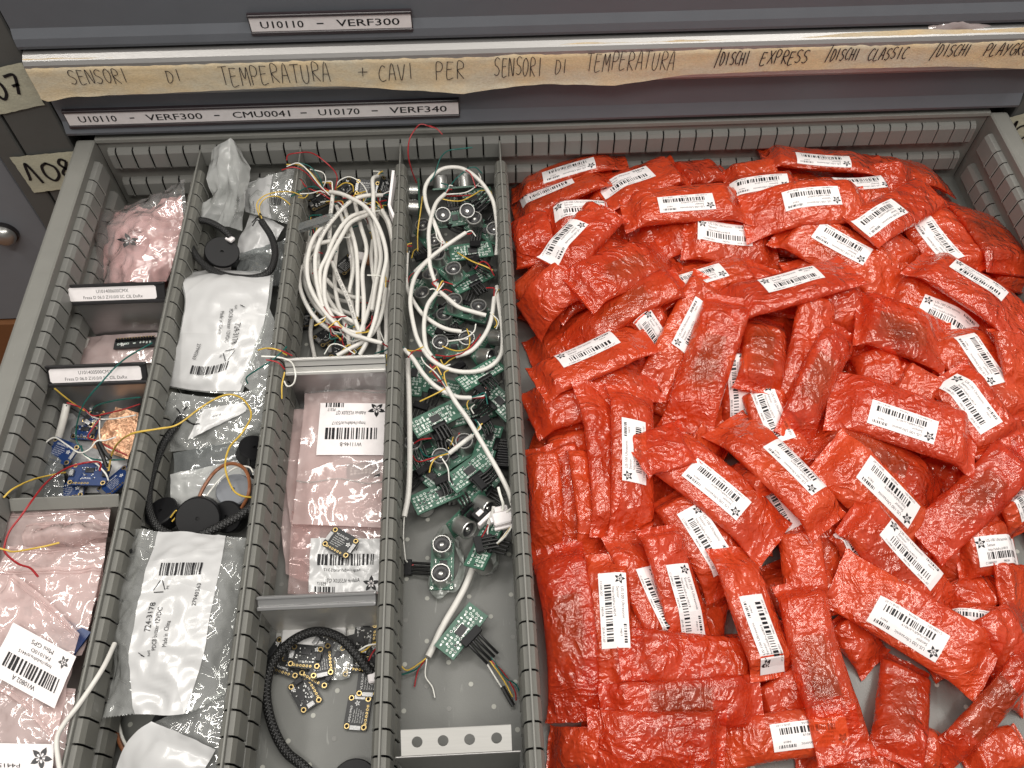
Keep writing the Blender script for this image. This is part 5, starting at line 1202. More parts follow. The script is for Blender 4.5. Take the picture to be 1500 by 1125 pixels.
t, sh = film_bag('buzzer_bag', 'largest clear bag with white bar code stripe at the front of the buzzer compartment', 'bag',
    [[(196, 774, 56), (232, 777, 60), (330, 785, 60), (368, 787, 56)], [(178, 830, 54), (218, 830, 68), (322, 830, 68), (362, 840, 56)], [(165, 900, 52), (200, 905, 70), (306, 905, 70), (351, 905, 56)], [(166, 970, 50), (192, 970, 66), (297, 960, 66), (338, 968, 54)], [(152, 1053, 48), (199, 1047, 54), (270, 1046, 54), (334, 1016, 50)]], 'clear', 2.2, .04, 7, 40, BG, 64, 64, 1.0)
sh.panel('white_stripe', t, 21 / 64, 43 / 64, .003, .997, 'white_film', rs_print(), 2.2, .04, .7, nu=22, nv=64, lift=.5)
buzzer(322, 958, 34, 15, 14, 'dark buzzer seen through the right side of the largest bag', strip=False, ty=10)
buzzer(270, 1072, 22, 21, 13, 'dark round buzzer under clear film at the bottom of the buzzer compartment', 90, 0, 10)
film_bag('buzzer_bag', 'clear bag at the bottom edge under the largest bar code bag', 'bag', [[(206, 1066, 40), (270, 1040, 46), (334, 1006, 50)], [(204, 1090, 40), (266, 1082, 48), (332, 1060, 48)], [(190, 1150, 36), (256, 1150, 42), (312, 1150, 40)]], 'clear', 2.2, .05, 4, 41, BG)
film_bag('white_pouch', 'white curled pouch at the bottom edge of the buzzer compartment', 'bag', [[(222, 1057, 52), (262, 1074, 54), (316, 1098, 50)], [(194, 1078, 52), (246, 1096, 62), (306, 1116, 54)], [(170, 1120, 46), (226, 1130, 58), (292, 1140, 52)], [(160, 1180, 38), (216, 1180, 46), (280, 1180, 44)]], 'white_film', 1.0, .04, 3, 42, BG, 28, 28)
wire([(166, 1042), (169, 1066), (176, 1090), (188, 1110)], [14, 14, 14, 12], 'w_brown', 'brown wire in the slot beside the white curled pouch', None, 1.6, 'wire', WG)
wire([(171, 1040), (175, 1066), (183, 1088), (196, 1106)], [13, 13, 13, 11], 'w_white', 'white wire beside the brown one near the curled pouch', None, 1.3, 'wire', WG)

# ------------------------------------------------------------------ third compartment (white cables, pink bags, black boards)
GK = 'black sensor boards'
for k, (px, py, z, sp, tx, lab) in enumerate(((470, 296, 40, 30, 0, 'black board under the wire bundle at the back of the cable tangle'), (538, 276, 38, -12, 30, 'black board behind the standing white cable stub'), (508, 276, 36, 50, 10, 'black board in the middle back of the cable tangle'), (566, 276, 44, 80, 40, 'black board tilted against the divider at the cable tangle'), (480, 492, 6, 40, 0, 'black board with flower mark flat on the drawer floor below the cables'), (448, 470, 8, 5, 0, 'black board at the left edge below the cables'), (540, 460, 20, 75, 0, 'black board with star between the lower cables'), (508, 388, 14, 50, 0, 'black board deep under the middle of the cables'), (500, 512, 12, 10, 0, 'black board behind the bright aluminium cross divider'))):
    breakout(px, py, z, sp, 'pcb_k', lab, tx=tx, seed=40 + k, group=GK, face='front' if k % 2 == 0 else 'back')
mb = MB(pose(525, 380, 24, -15)); mb.box(-8, 8, -5, 5, 0, 7, 'lab', .8); mb.box(8.1, 15, -6, 6, 0, 4, 'wood', .5); tag(mb.build('connector_block'), 'white and brown connector block deep among the white cables', 'connector')
TX = 'FRT-UNEL 35755  4x0.22  CEI 20-22  UNEL 35755  5x4x0.22'
W1 = [([(420, 235), (422, 227), (437, 224), (456, 224), (475, 236), (493, 256), (491, 279)], [80, 84, 86, 86, 82, 72, 60], 'w_red'), ([(420, 244), (437, 239), (452, 251), (467, 270), (483, 286)], [80, 84, 78, 68, 58], 'w_white'), ([(413, 249), (430, 245), (447, 252), (462, 268), (480, 285)], [78, 82, 76, 68, 58], 'w_red'), ([(437, 238), (454, 244), (467, 259), (474, 276)], [82, 78, 70, 60], 'w_green'), ([(420, 241), (440, 242), (456, 254), (470, 272)], [79, 82, 76, 64], 'w_yellow')]
W2 = [([(426, 288), (447, 276), (462, 274), (488, 287)], [78, 70, 64, 56], 'w_green'), ([(439, 284), (456, 283), (470, 280), (486, 287)], [72, 66, 62, 56], 'w_white'), ([(440, 263), (450, 275), (468, 282), (484, 292)], [70, 66, 62, 56], 'w_red'), ([(437, 289), (446, 290), (452, 284)], [76, 72, 66], 'w_yellow')]
W3 = [([(491, 276), (497, 265), (512, 259), (529, 268), (538, 283), (534, 296)], [58, 62, 64, 62, 58, 52], 'w_white'), ([(492, 276), (505, 268), (516, 271), (518, 281)], [56, 60, 60, 54], 'w_yellow'), ([(454, 248), (473, 253), (477, 265), (472, 276)], [74, 70, 64, 58], 'w_white')]
CB = []
def wc(P_, z, label, **k): CB.append(cable(P_, z, label, k.get('r', 2.1), k.get('wires', ()), 'white cables in the tangle', text=k.get('text'), spray=2 if len(CB) % 2 else 1, sseed=len(CB)))
wc([(457, 468), (455, 491), (461, 524)], [14, 8, 6], 'white cable end standing alone at the lower left of the tangle')
wc([(446, 335), (444, 372), (447, 400), (455, 430)], [34, 30, 28, 26], 'white cable along the left wall of the tangle', r=2.3)
wc([(454, 338), (453, 370), (457, 402), (470, 430), (496, 452), (520, 462)], [30, 30, 28, 26, 24, 22], 'white cable second from the left wall, curving right')
wc([(462, 345), (461, 380), (468, 412), (488, 436), (520, 444)], [26, 24, 22, 22, 20], 'white cable low in the tangle curving right at its middle', wires=W2[2:])
wc([(478, 409), (492, 423), (512, 434), (532, 437)], [36, 34, 32, 30], 'short white cable curving right below the tangle centre')
wc([(487, 384), (496, 408), (510, 438), (520, 468), (527, 488)], [44, 44, 42, 40, 36], 'white printed cable slanting down through the middle', text=TX)
wc([(493, 302), (503, 324), (514, 358), (518, 392), (511, 430)], [44, 44, 42, 38, 34], 'white cable running straight down left of the centre')
wc([(505, 306), (512, 330), (520, 358), (523, 380), (524, 423), (523, 465)], [48, 50, 48, 46, 42, 36], 'white cable running straight down the centre of the tangle')
wc([(520, 298), (528, 330), (537, 364), (531, 398), (533, 441), (532, 486)], [46, 48, 46, 44, 42, 38], 'white cable running down right of the centre')
wc([(556, 300), (552, 330), (561, 350), (568, 390), (562, 430)], [34, 36, 36, 34, 30], 'white cable low at the right behind the others')
wc([(546, 352), (544, 377), (549, 414), (560, 440)], [36, 36, 34, 30], 'short white cable with a cut end near the right wall')
wc([(455, 378), (440, 397), (440, 423), (451, 450), (466, 470), (487, 486)], [46, 46, 44, 42, 38, 34], 'outermost white cable loop at the left of the tangle', wires=[([(486, 484), (491, 500), (482, 508), (475, 518)], [34, 30, 28, 24], 'w_green'), ([(487, 486), (493, 492), (499, 500)], [34, 32, 28], 'w_red')])
wc([(492, 352), (466, 358), (449, 375), (448, 400), (457, 424), (472, 446), (500, 462), (525, 476)], [50, 52, 50, 48, 46, 44, 40, 36], 'white cable making a wide left loop under the printed one')
wc([(536, 310), (512, 319), (493, 343), (478, 377), (469, 398), (471, 432), (476, 459), (482, 476)], [54, 60, 62, 60, 56, 52, 46, 40], 'white cable arching left above the loops, red wires at its end', wires=[([(478, 473), (489, 480), (503, 482), (507, 474)], [42, 42, 42, 44], 'w_red'), ([(503, 484), (502, 502), (514, 520)], [42, 40, 40], 'w_red')])
wc([(540, 314), (514, 326), (499, 349), (484, 377), (476, 402), (476, 438), (484, 459), (496, 480)], [54, 60, 62, 62, 58, 54, 48, 42], 'white cable paired to the right of the one with red wires', wires=[([(496, 480), (504, 492), (515, 500), (530, 497)], [42, 42, 42, 42], 'w_white')])
wc([(560, 286), (534, 287), (512, 296), (490, 319), (473, 343), (463, 370), (462, 397), (467, 428), (474, 450)], [58, 64, 66, 66, 64, 62, 58, 54, 50], 'white cable with black print curving down the left side', text=TX, wires=[([(558, 288), (566, 282), (572, 284)], [58, 58, 56], 'w_white')])
wc([(553, 258), (546, 263), (547, 285), (547, 311), (554, 349), (558, 380), (550, 420), (545, 455)], [60, 66, 66, 62, 58, 54, 50, 46], 'white cable bent over at the top, standing straight near the back')
wc([(549, 305), (566, 322), (575, 358), (575, 405), (567, 441), (566, 478), (566, 520)], [46, 50, 52, 50, 46, 42, 38], 'white cable along the right wall down to the aluminium divider', wires=[([(556, 484), (564, 502), (574, 516)], [44, 40, 40], 'w_white'), ([(549, 518), (569, 510), (571, 490)], [42, 44, 42], 'w_green')])
wc([(560, 308), (571, 330), (577, 365), (577, 410), (575, 450)], [54, 56, 56, 54, 50], 'white cable pressed against the right wall of the tangle', r=2.2)
wc([(488, 282), (486, 300), (484, 318), (483, 345), (482, 372)], [58, 56, 54, 50, 46], 'white cable dropping straight from the wire bundle', wires=W1[2:] + W3[:1], text=TX)
wc([(484, 281), (500, 284), (516, 291), (534, 302), (549, 321), (561, 349), (566, 377), (561, 405), (555, 441), (549, 470), (539, 498), (527, 520)], [60, 66, 69, 70, 70, 68, 66, 64, 60, 56, 52, 46], 'topmost white cable sweeping along the right from the coloured wires', wires=W1[:2] + W2[:2] + W3[1:])
wc([(494, 521), (514, 510), (536, 498), (551, 480), (560, 455), (565, 423)], [44, 46, 48, 50, 52, 52], 'white cable crossing the lower right corner diagonally', wires=[([(521, 488), (539, 486), (546, 478)], [54, 54, 54], 'w_yellow'), ([(536, 482), (544, 472), (545, 463)], [54, 54, 54], 'w_red')])
wc([(503, 482), (515, 490), (528, 494), (545, 499), (560, 503)], [50, 53, 55, 56, 56], 'short white cable lying across the bottom of the tangle', wires=[([(560, 503), (568, 508), (574, 514)], [55, 52, 50], 'w_red'), ([(475, 519), (485, 505), (500, 506), (520, 519)], [46, 48, 48, 46], 'w_white'), ([(500, 515), (512, 505), (520, 518)], [42, 44, 42], 'w_yellow')])
for q in (([(450, 350), (445, 385), (446, 415), (462, 448), (488, 472), (512, 484)], [30, 32, 32, 30, 28, 26], 'white cable hugging the lower left of the tangle under the outer loop'),
          ([(470, 340), (466, 372), (470, 410), (486, 446), (508, 470), (530, 480)], [38, 38, 36, 34, 30, 28], 'white cable beneath the paired loops, curving to lower right'),
          ([(500, 330), (494, 360), (490, 400), (494, 440), (506, 476), (512, 506)], [34, 36, 36, 34, 32, 30], 'white cable hidden in part below the centre, running down'),
          ([(532, 300), (544, 330), (551, 370), (548, 420), (538, 460), (522, 500)], [40, 42, 42, 42, 40, 38], 'white cable inside the topmost right sweep'),
          ([(540, 330), (552, 360), (556, 400), (552, 450), (556, 500), (552, 524)], [30, 32, 34, 34, 32, 30], 'white cable low at the right running to the holder'),
          ([(510, 350), (516, 390), (514, 430), (520, 480), (514, 515)], [28, 28, 28, 26, 24], 'white cable deep under the centre pair'),
          ([(564, 312), (573, 345), (577, 385), (571, 430), (574, 480), (572, 515)], [36, 38, 40, 40, 38, 34], 'white cable low beside the right divider wall'),
          ([(474, 330), (458, 352), (450, 385), (454, 420), (474, 455), (500, 480), (530, 490)], [58, 60, 58, 54, 50, 48, 46], 'white cable over the left loops, second from outside')):
    wc(*q)
mb = MB(pose(461, 327, 64, 22)); mb.box(-20, 20, -4.5, 4.5, -3, 3, 'grey_film', 1); mb.box(-17, 16, -2.5, 2.5, -1.5, 1.5, 'chip', .3); tag(mb.build('connector_strip'), 'grey see-through connector strip lying over the left cables', 'connector')
mb = MB(); Q = pxp([(576, 250, 86), (570, 300, 72), (579, 322, 66)])
for a, b in zip(Q, Q[1:]):
    d = (b - a).normalized(); e = Vector((0, 0, 1)); q = d.cross(e).normalized() * 1.3
    mb.add([p + s_ * q - e * h_ for p in (a - d * .3, b + d * .3) for h_ in (0, 16) for s_ in (-1, 1)], [(0, 1, 3, 2), (4, 6, 7, 5), (0, 4, 5, 1), (2, 3, 7, 6), (0, 2, 6, 4), (1, 5, 7, 3)], 'lab')
tag(mb.build('white_plate'), 'bent white plate standing on edge against the divider by the cables', 'plate')
wire([(378, 513), (390, 510), (405, 512), (420, 520)], [80, 82, 82, 74], 'w_yellow', 'yellow wire end poking left over the divider by the aluminium holder', None, .8, 'wire', WG)
wire([(390, 527), (407, 531), (417, 541)], [80, 80, 74], 'w_red', 'red wire bending over the divider by the aluminium holder', None, .8, 'wire', WG)
wire([(392, 511), (410, 513), (428, 521)], [80, 80, 72], 'w_red', 'red wire beside the yellow end over the divider', None, .8, 'wire', WG)
wire([(383, 522), (404, 523), (418, 526), (428, 532), (433, 548), (430, 562), (421, 566), (416, 558)], [80, 80, 76, 74, 72, 68, 66, 68], 'w_white', 'white wire looping in front of the bright aluminium holder', None, .9, 'wire', WG)
wire([(417, 545), (413, 565), (413, 584)], [76, 72, 66], 'w_yellow', 'yellow wire hanging on the divider below the aluminium holder', None, .8, 'wire', WG)
wire([(363, 562), (361, 553), (376, 542), (394, 531), (408, 520), (420, 508)], [60, 66, 74, 79, 80, 76], 'w_green', 'teal wire reaching left over the divider to the bar code bag', None, .8, 'wire', WG)

PG = 'pink bags with board labels'
def vl_label(m, L, H):
    m.text('W11146-B', L * .5, H * .76, H * .11, .06, 'ink', width=L * .32, align='c'); m.bars(L * .12, H * .49, L * .80, H * .21, .06, 'ink', 23, 56)
    m.text('http://adafru.it/5317', L * .3, H * .38, H * .08, .06, 'ink', width=L * .5); m.text('Adafruit VL53L0X QT', L * .3, H * .18, H * .1, .06, 'ink', width=L * .45); m.text('P5317', L * .76, H * .12, H * .09, .06, 'ink', width=L * .12)
    m.star(L * .14, H * .14, H * .15, .06, 'ink', 'lab'); m.bars(L * .64, H * .0, L * .32, H * .1, .06, 'ink', 3, 28)
film_bag('antistatic_bag', 'pink bag sticking out to the left under the stacked pink board bags', 'bag', [[(412, 640, 8), (440, 632, 10), (480, 630, 8)], [(410, 740, 8), (440, 740, 10), (470, 740, 8)], [(418, 840, 6), (440, 850, 8), (466, 855, 6)]], 'pink', 1.6, .05, 2, 50, PG, 20, 30)
t, sh = film_bag('antistatic_bag', 'lower pink bag with a black board and mirrored label, before the dull divider', 'bag', [[(430, 700, 12), (500, 698, 14), (566, 698, 13)], [(426, 780, 14), (494, 780, 18), (562, 780, 15)], [(422, 870, 10), (490, 872, 12), (558, 870, 12)]], 'pink_clear', 1.6, .05, 3, 51, PG)
sh.panel('label', t, .22, 1, .55, .98, 'white_film', lambda m, L, H: vl_label(m, L, H), 1.6, .05, .45, mirror=True, nu=31, nv=19, lift=.3)
film_bag('antistatic_bag', 'middle pink bag with its left edge showing, in the stacked board bags', 'bag', [[(424, 600, 15), (480, 600, 18), (570, 598, 16)], [(414, 660, 14), (480, 660, 18), (566, 660, 16)], [(426, 770, 12), (480, 770, 14), (560, 770, 14)]], 'pink', 1.8, .05, 2, 52, PG, 26, 30)
t, sh = film_bag('antistatic_bag', 'top pink bag with white bar code label and flower, below the aluminium divider', 'bag', [[(446, 560, 24), (510, 558, 26), (572, 560, 24)], [(446, 588, 25), (508, 588, 29), (571, 589, 26)], [(440, 650, 26), (504, 650, 30), (568, 650, 27)], [(434, 712, 22), (500, 712, 27), (565, 714, 24)], [(428, 768, 18), (496, 770, 21), (561, 773, 20)]], 'pink', 1.4, .05, 3, 53, PG)
sh.panel('label', t, .2, .96, .27, .57, 'lab', vl_label, 0, .05, 1.6, rot=2)
for v in (.15, .72): 
    mb = MB(); mb.tube([sh.pt(k / 10, v + .01 * math.sin(k), 1.4, .05, .8) for k in range(11)], .7, 'clear', 6); mb.build('zip_ridge', t, True)
f = pose(532, 688, 25, 4); mb = MB(f); mb.box(-14, 14, -8, 8, -.8, .8, 'pcb_k'); silk_back(mb, 26, 13, .9, 8, (3.2, 3)); mb.build('circuit_board', t)
breakout(499, 795, 22, -32, 'pcb_k', 'black board lying on top of the lower pink bag', 25.4, 19, seed=70, group=GK, face='back')
mb = MB(); mb.xf = pose(461, 935, 2, 1.5); mb.box(-25, 25, -8, 8, 0, 5, 'paper', .8); tag(mb.build('foam_strip'), 'whitish foam strip behind the braided loop and the black boards', 'foam')
for k, (px, py, z, sp, lab, fc) in enumerate(((420, 972, 3, -20, 'black board under the braided cable at the left of the loose boards', 'front'), (466, 984, 4, -30, 'black board partly under another, centre of the loose boards', 'front'), (448, 962, 9, -8, 'black board with grey chip at the top of the loose boards', 'front'), (498, 967, 4, 82, 'black board in a clear pouch among the loose boards', 'back'), (535, 935, 5, 85, 'black board under the coloured wires by the divider', 'front'), (552, 940, 3, 88, 'black board with white lines by the divider, above the white plug', 'back'), (541, 996, 3, 86, 'black board under the white plug by the divider', 'back'), (447, 1016, 2, 122, 'lone tilted black board in the middle of the floor', 'front'), (524, 1044, 2, 83, 'lone black board with white text near the divider', 'back'))):
    breakout(px, py, z, sp, 'pcb_k', lab, seed=80 + k, group=GK, face=fc, words=('APDS-9960', '') if k in (5, 8) else ('VL53L0X', ''))
for k, (px, py, z, sp, lab, fc) in enumerate(((436, 950, 3, 10, 'black board lowest under the top of the loose board pile', 'back'), (480, 950, 6, -35, 'black board leaning in the middle of the loose board pile', 'front'), (512, 948, 3, 15, 'black board between the clear pouch and the coloured wires', 'front'), (470, 968, 8, 100, 'black board on top of the loose board pile', 'back'), (556, 965, 8, 80, 'black board pressed against the divider over the others', 'front'), (530, 968, 3, -10, 'black board under the end of the braided cable', 'front'), (408, 960, 2, 60, 'black board peeking out left of the braided cable', 'front'))):
    breakout(px, py, z, sp, 'pcb_k', lab, seed=120 + k, group=GK, face=fc, tx=(-6, 8, 0, 5, 14, 0, 0)[k], words=('VL53L0X', ''))
film_bag('clear_pouch', 'small clear pouch round one black board among the loose boards', 'bag', [[(482, 940, 6), (500, 940, 8), (517, 942, 6)], [(482, 966, 7), (500, 966, 9), (517, 968, 7)], [(484, 996, 5), (500, 996, 6), (512, 992, 5)]], 'clear', 1.2, .08, 2, 60, None, 16, 16)
t = cable([(546, 990), (524, 961), (497, 934), (462, 925), (426, 940), (400, 970), (390, 1012), (398, 1060), (418, 1100), (446, 1124), (486, 1166)], [18, 22, 22, 20, 18, 14, 10, 9, 8, 8, 8], 'thick black braided cable curled round the loose black boards', 3.7, [([(522, 956), (530, 950), (540, 945), (556, 943)], [20, 26, 28, 26], 'w_white'), ([(523, 957), (534, 953), (545, 944), (556, 940)], [20, 24, 26, 24], 'w_yellow'), ([(540, 968), (546, 956), (556, 944)], [20, 22, 24], 'w_red')], 'black braided cables', 'braid', 'cable', 'braided_cable')
mb = MB(pose(548, 995, 16, 10)); mb.box(-4, 4, -3.6, 3.6, 0, 6, 'lab', 1); mb.box(4, 6.5, -1.5, 1.5, 2, 4, 'lab'); mb.build('plug', t)
buzzer(522, 1152, 2, 17, 12, 'black buzzer cut by the bottom edge below the loose boards', strip=False)
# ------------------------------------------------------------------ fourth compartment (green ultrasonic sensors)
US = sensor
US(613, 292, 34, 92, 'f', 'sensor board standing on edge at the back left, cans facing the divider', tx=-82, seed=1, plug=False)
US(664, 276, 40, 4, 'f', 'rearmost sensor board with upright cans under the big cable arch', tx=-48, seed=2)
US(692, 290, 30, 12, 'b', 'sensor board showing its printed back, behind the two forward-leaning cans', tx=12, seed=3)
US(666, 318, 44, 10, 'f', 'sensor board with two cans upward near the back, centre of the sensors', tx=26, seed=4)
US(712, 338, 38, -38, 'f', 'sensor board with one big can near the right divider at the back', tx=12, seed=5)
US(632, 352, 26, -60, 'f', 'sensor board low at the left under the long white cables', tx=10, seed=6, plug=False)
US(690, 368, 36, 8, 'b', 'sensor board back with black heat shrink, centre right of the rear sensors', tx=6, seed=7)
US(656, 394, 32, -52, 'f', 'sensor board with a ringed can, just left below the printed back', tx=8, seed=8, plug=False)
US(614, 408, 18, 60, 'b', 'small looking sensor back half under the left cable loop', seed=9, plug=False)
US(630, 428, 24, 72, 'f', 'sensor board with two dark cans at the left cable loop', tx=-14, seed=10, plug=False)
US(690, 410, 26, 30, 'b', 'sensor board back in the middle of the cable loop', seed=11)
US(684, 456, 22, -20, 'f', 'sensor board with cans up deep in the middle of the big loop', seed=12)
US(665, 508, 24, 8, 'f', 'sensor board with an empty looking can under the red and yellow wires', tx=8, seed=13)
US(712, 508, 30, 62, 'f', 'sensor board on edge at the right, can pointing to the divider', tx=62, seed=14, plug=False)
US(704, 548, 46, 32, 'b', 'raised sensor back coated in glue film, right of the loop end', tx=-8, seed=15)
US(730, 586, 34, -52, 'b', 'sensor back close to the right divider below the loop', tx=6, seed=16)
US(606, 552, 16, 84, 'b', 'sensor back squeezed against the left divider at mid length', seed=17, plug=False)
US(637, 614, 36, 28, 'b', 'large sensor back with black chip and plug at the left', seed=18, tx=4)
US(664, 668, 18, 34, 'f', 'sensor board with a bright ringed can below the crossing white cable', seed=19)
US(714, 650, 24, 74, 'b', 'sensor back standing steeply near the right divider', seed=20, ty=10)
US(688, 690, 30, 38, 'b', 'sensor back in the pile centre, below the bright ringed can', seed=21)
US(622, 690, 14, -42, 'b', 'sensor back low at the left with black sleeves', seed=22)
US(704, 716, 18, 52, 'b', 'sensor back behind the board standing on edge', seed=23)
US(640, 726, 22, 24, 'b', 'wide sensor back at the front left of the pile, chip uppermost', seed=24, plug=False)
US(686, 752, 24, 46, 'f', 'sensor board on edge at the front of the pile, cans pointing left', tx=66, seed=25)
US(648, 827, 9, 88, 'f', 'sensor board with two cans up, set in a blob of clear glue', seed=26, glue=True, plug=False)
US(710, 798, 26, 64, 'b', 'narrow tilted sensor back with black plug beside the white connector', seed=27, tx=-22)
US(676, 924, 14, 50, 'b', 'lone sensor back with chip and coloured wires near the hole bracket', seed=28, plug=False)
US(655, 474, 10, 40, 'b', 'sensor back at the bottom of the big loop, mostly in shadow', seed=31)
US(642, 566, 14, -20, 'b', 'sensor back lying low between two white cables at mid length', seed=32)
US(690, 606, 12, 15, 'b', 'sensor back lying low under the long crossing cable', seed=33)
US(626, 652, 12, 20, 'f', 'sensor board with cans in shadow below the large sensor back', seed=34)
US(662, 706, 10, -15, 'b', 'sensor back at the bottom of the pile centre', seed=35)
US(640, 462, 8, -50, 'f', 'sensor board with cans in shadow at the left of the loop', seed=36)
def sheaths(P_, z, n, off, label, cols=()):
    t = thing('wire_plug', label, 'plug', tuple(at(*P_[0], z[0] if isinstance(z, list) else z)), 'black sleeved plugs')
    for k in range(n):
        q = [(x + off[0] * k, y + off[1] * k) for x, y in P_]
        tubeobj('sleeve', zlist(q, z), 1.15, 'w_black', t, 7)
        if k < len(cols): wire([(x + off[0] * k, y + off[1] * k) for x, y in cols[k][0]], cols[k][1], cols[k][2], parent=t)
    mb = MB(pose(P_[0][0] + off[0] * (n - 1) / 2, P_[0][1] + off[1] * (n - 1) / 2, z if not isinstance(z, list) else z[0], math.degrees(math.atan2(-off[1], off[0])))); w = math.hypot(*off) * .6 * n; mb.box(-w / 2 - .6, w / 2 + .6, -4.5, 2, -1.8, 1.8, 'black', .3); mb.build('housing', t)
    return t
sheaths([(681, 938), (698, 956), (714, 972)], [18, 14, 7], 4, (5, -5), 'black plug on the lone sensor back with four trailing wires',
        [([(712, 970), (733, 1004), (752, 1032)], [7, 5, 4], 'w_white'), ([(712, 972), (732, 1000), (746, 1026)], [7, 6, 4], 'w_yellow'), ([(706, 974), (728, 996), (744, 1022), (746, 1036)], [7, 6, 5, 4], 'w_red'), ([(704, 978), (726, 1008), (741, 1018), (750, 1040)], [7, 6, 5, 4], 'w_green')])
mb = MB(); mb.tube(pxp([(736, 1006, 6), (747, 1026, 4.5), (752, 1034, 4)]), 1.7, 'w_black', 8); tag(mb.build('heat_shrink', None, True), 'black heat shrink sleeve at the wire ends near the hole bracket', 'sleeve')
sheaths([(600, 824), (614, 825), (632, 826)], [5, 6, 8], 4, (0, 5), 'black sleeved plug left of the glued sensor', [([(600, 826), (594, 820), (592, 806)], [5, 8, 12], 'w_white'), ([(600, 825), (606, 822)], [6, 6], 'w_red')])
sheaths([(640, 640), (644, 660), (650, 668)], [32, 28, 24], 4, (5, -2), 'black sleeved plug in the middle of the sensor pile', [([(648, 668), (660, 652), (664, 640)], [24, 28, 32], 'w_yellow'), ([(655, 666), (662, 654), (668, 636)], [24, 28, 32], 'w_red'), ([(660, 664), (650, 650), (645, 648)], [24, 30, 32], 'w_white')])
sheaths([(700, 312), (712, 302), (722, 292)], [40, 44, 46], 4, (-4, -4), 'black sleeved plug by the right divider near the back', [([(722, 292), (718, 280), (704, 279)], [46, 50, 50], 'w_yellow'), ([(718, 288), (714, 280), (704, 276)], [46, 50, 50], 'w_white')])
sheaths([(610, 378), (604, 372), (600, 368)], [24, 26, 28], 4, (6, -2), 'black sleeved plug at the left divider beside the loops', [([(600, 368), (596, 378), (596, 389)], [28, 32, 36], 'w_white'), ([(606, 366), (600, 370), (597, 380)], [28, 32, 36], 'w_yellow')])
sheaths([(702, 566), (694, 576), (688, 584)], [46, 44, 40], 4, (4, 4), 'black sleeved plug hanging from the glue coated sensor', [([(688, 584), (684, 592), (686, 600)], [40, 40, 38], 'w_yellow'), ([(692, 588), (686, 594), (690, 602)], [40, 40, 38], 'w_white')])
sheaths([(614, 690), (606, 676), (602, 664)], [20, 24, 26], 4, (6, -4), 'black sleeved plug low by the left divider', [([(602, 664), (612, 676), (630, 672), (656, 664)], [26, 34, 38, 38], 'w_red'), ([(608, 660), (618, 672), (640, 670), (656, 663)], [26, 34, 38, 38], 'w_green')])
sheaths([(702, 790), (716, 787), (728, 785)], [32, 34, 34], 4, (1, 5), 'black sleeved plug under the white connector', [([(728, 796), (740, 782), (752, 764), (752, 738)], [34, 36, 40, 42], 'w_white'), ([(728, 792), (738, 780), (748, 766)], [34, 36, 40], 'w_yellow')])
GL = 'white cables of the green sensors'
lim = (312, 402); GN = [0]
def gc(P_, z, label, **k):
    GN[0] += 1; return cable(P_, z, label, k.get('r', 2.05), k.get('wires', ()), k.get('group', GL), spray=0 if 'lone sensor' in label or 'straight white' in label or 'arch' in label else 1 + GN[0] % 2, sseed=100 + GN[0])
gc([(652, 284), (640, 296), (633, 314), (628, 340), (629, 367), (630, 390), (640, 422)], [60, 62, 62, 60, 58, 54, 48], 'white cable bending down at the left of the rear cans', wires=[([(651, 285), (682, 282), (699, 271), (704, 262), (701, 254)], [60, 60, 60, 62, 64], 'w_white'), ([(650, 287), (670, 287), (690, 286)], [58, 56, 54], 'w_red'), ([(646, 291), (660, 294), (676, 294), (691, 287), (704, 279)], [60, 58, 58, 56, 54], 'w_yellow')])
gc([(608, 398), (618, 389), (635, 374), (658, 357), (682, 341)], [46, 52, 58, 62, 62], 'short white cable slanting up to the right, cut end at centre', wires=[([(682, 341), (690, 338), (697, 346)], [62, 64, 60], 'w_white'), ([(682, 343), (690, 342), (692, 338)], [61, 62, 60], 'w_red')])
gc([(654, 362), (646, 350), (636, 326), (626, 304), (622, 281), (628, 264), (645, 249), (663, 245), (682, 249), (704, 266), (721, 292), (727, 320), (729, 348), (727, 374)], [44, 50, 58, 60, 62, 66, 70, 72, 70, 66, 62, 58, 52, 44], 'large white cable arch over the rearmost sensors', wires=[([(682, 249), (690, 256), (697, 275)], [72, 70, 62], 'w_red'), ([(684, 247), (696, 245), (706, 254)], [72, 72, 66], 'w_green'), ([(682, 250), (668, 262), (660, 272)], [70, 64, 58], 'w_green')])
gc([(646, 364), (640, 372), (622, 386), (607, 408), (601, 441), (606, 477), (614, 502), (631, 526), (655, 540), (682, 545), (712, 540), (733, 521), (736, 486), (730, 440), (728, 420)], [50, 54, 56, 58, 58, 56, 54, 52, 50, 50, 50, 52, 52, 50, 44], 'largest white cable loop in the middle of the sensors')
gc([(640, 428), (626, 448), (621, 477), (624, 508), (632, 522)], [56, 56, 54, 52, 50], 'white cable inside the left of the big loop', wires=[([(640, 428), (645, 422), (650, 415)], [56, 58, 56], 'w_white'), ([(630, 520), (636, 530), (648, 552)], [50, 50, 48], 'w_red'), ([(632, 522), (642, 540), (650, 556)], [50, 50, 46], 'w_yellow')])
gc([(596, 372), (595, 414), (603, 437), (617, 458), (634, 472), (654, 482), (676, 486)], [50, 50, 50, 50, 50, 48, 46], 'white cable from the left divider crossing the loop')
gc([(724, 436), (719, 470), (708, 494), (690, 514), (668, 522)], [50, 52, 52, 50, 46], 'white cable inside the right of the big loop', wires=[([(722, 460), (728, 474), (724, 480)], [54, 52, 50], 'w_yellow'), ([(718, 458), (730, 470), (727, 482)], [54, 54, 50], 'w_white')])
gc([(645, 428), (658, 439), (672, 450), (690, 456), (712, 462)], [54, 56, 56, 54, 52], 'white cable crossing the upper middle of the loop', wires=[([(645, 428), (652, 424), (662, 428)], [54, 54, 50], 'w_red')])
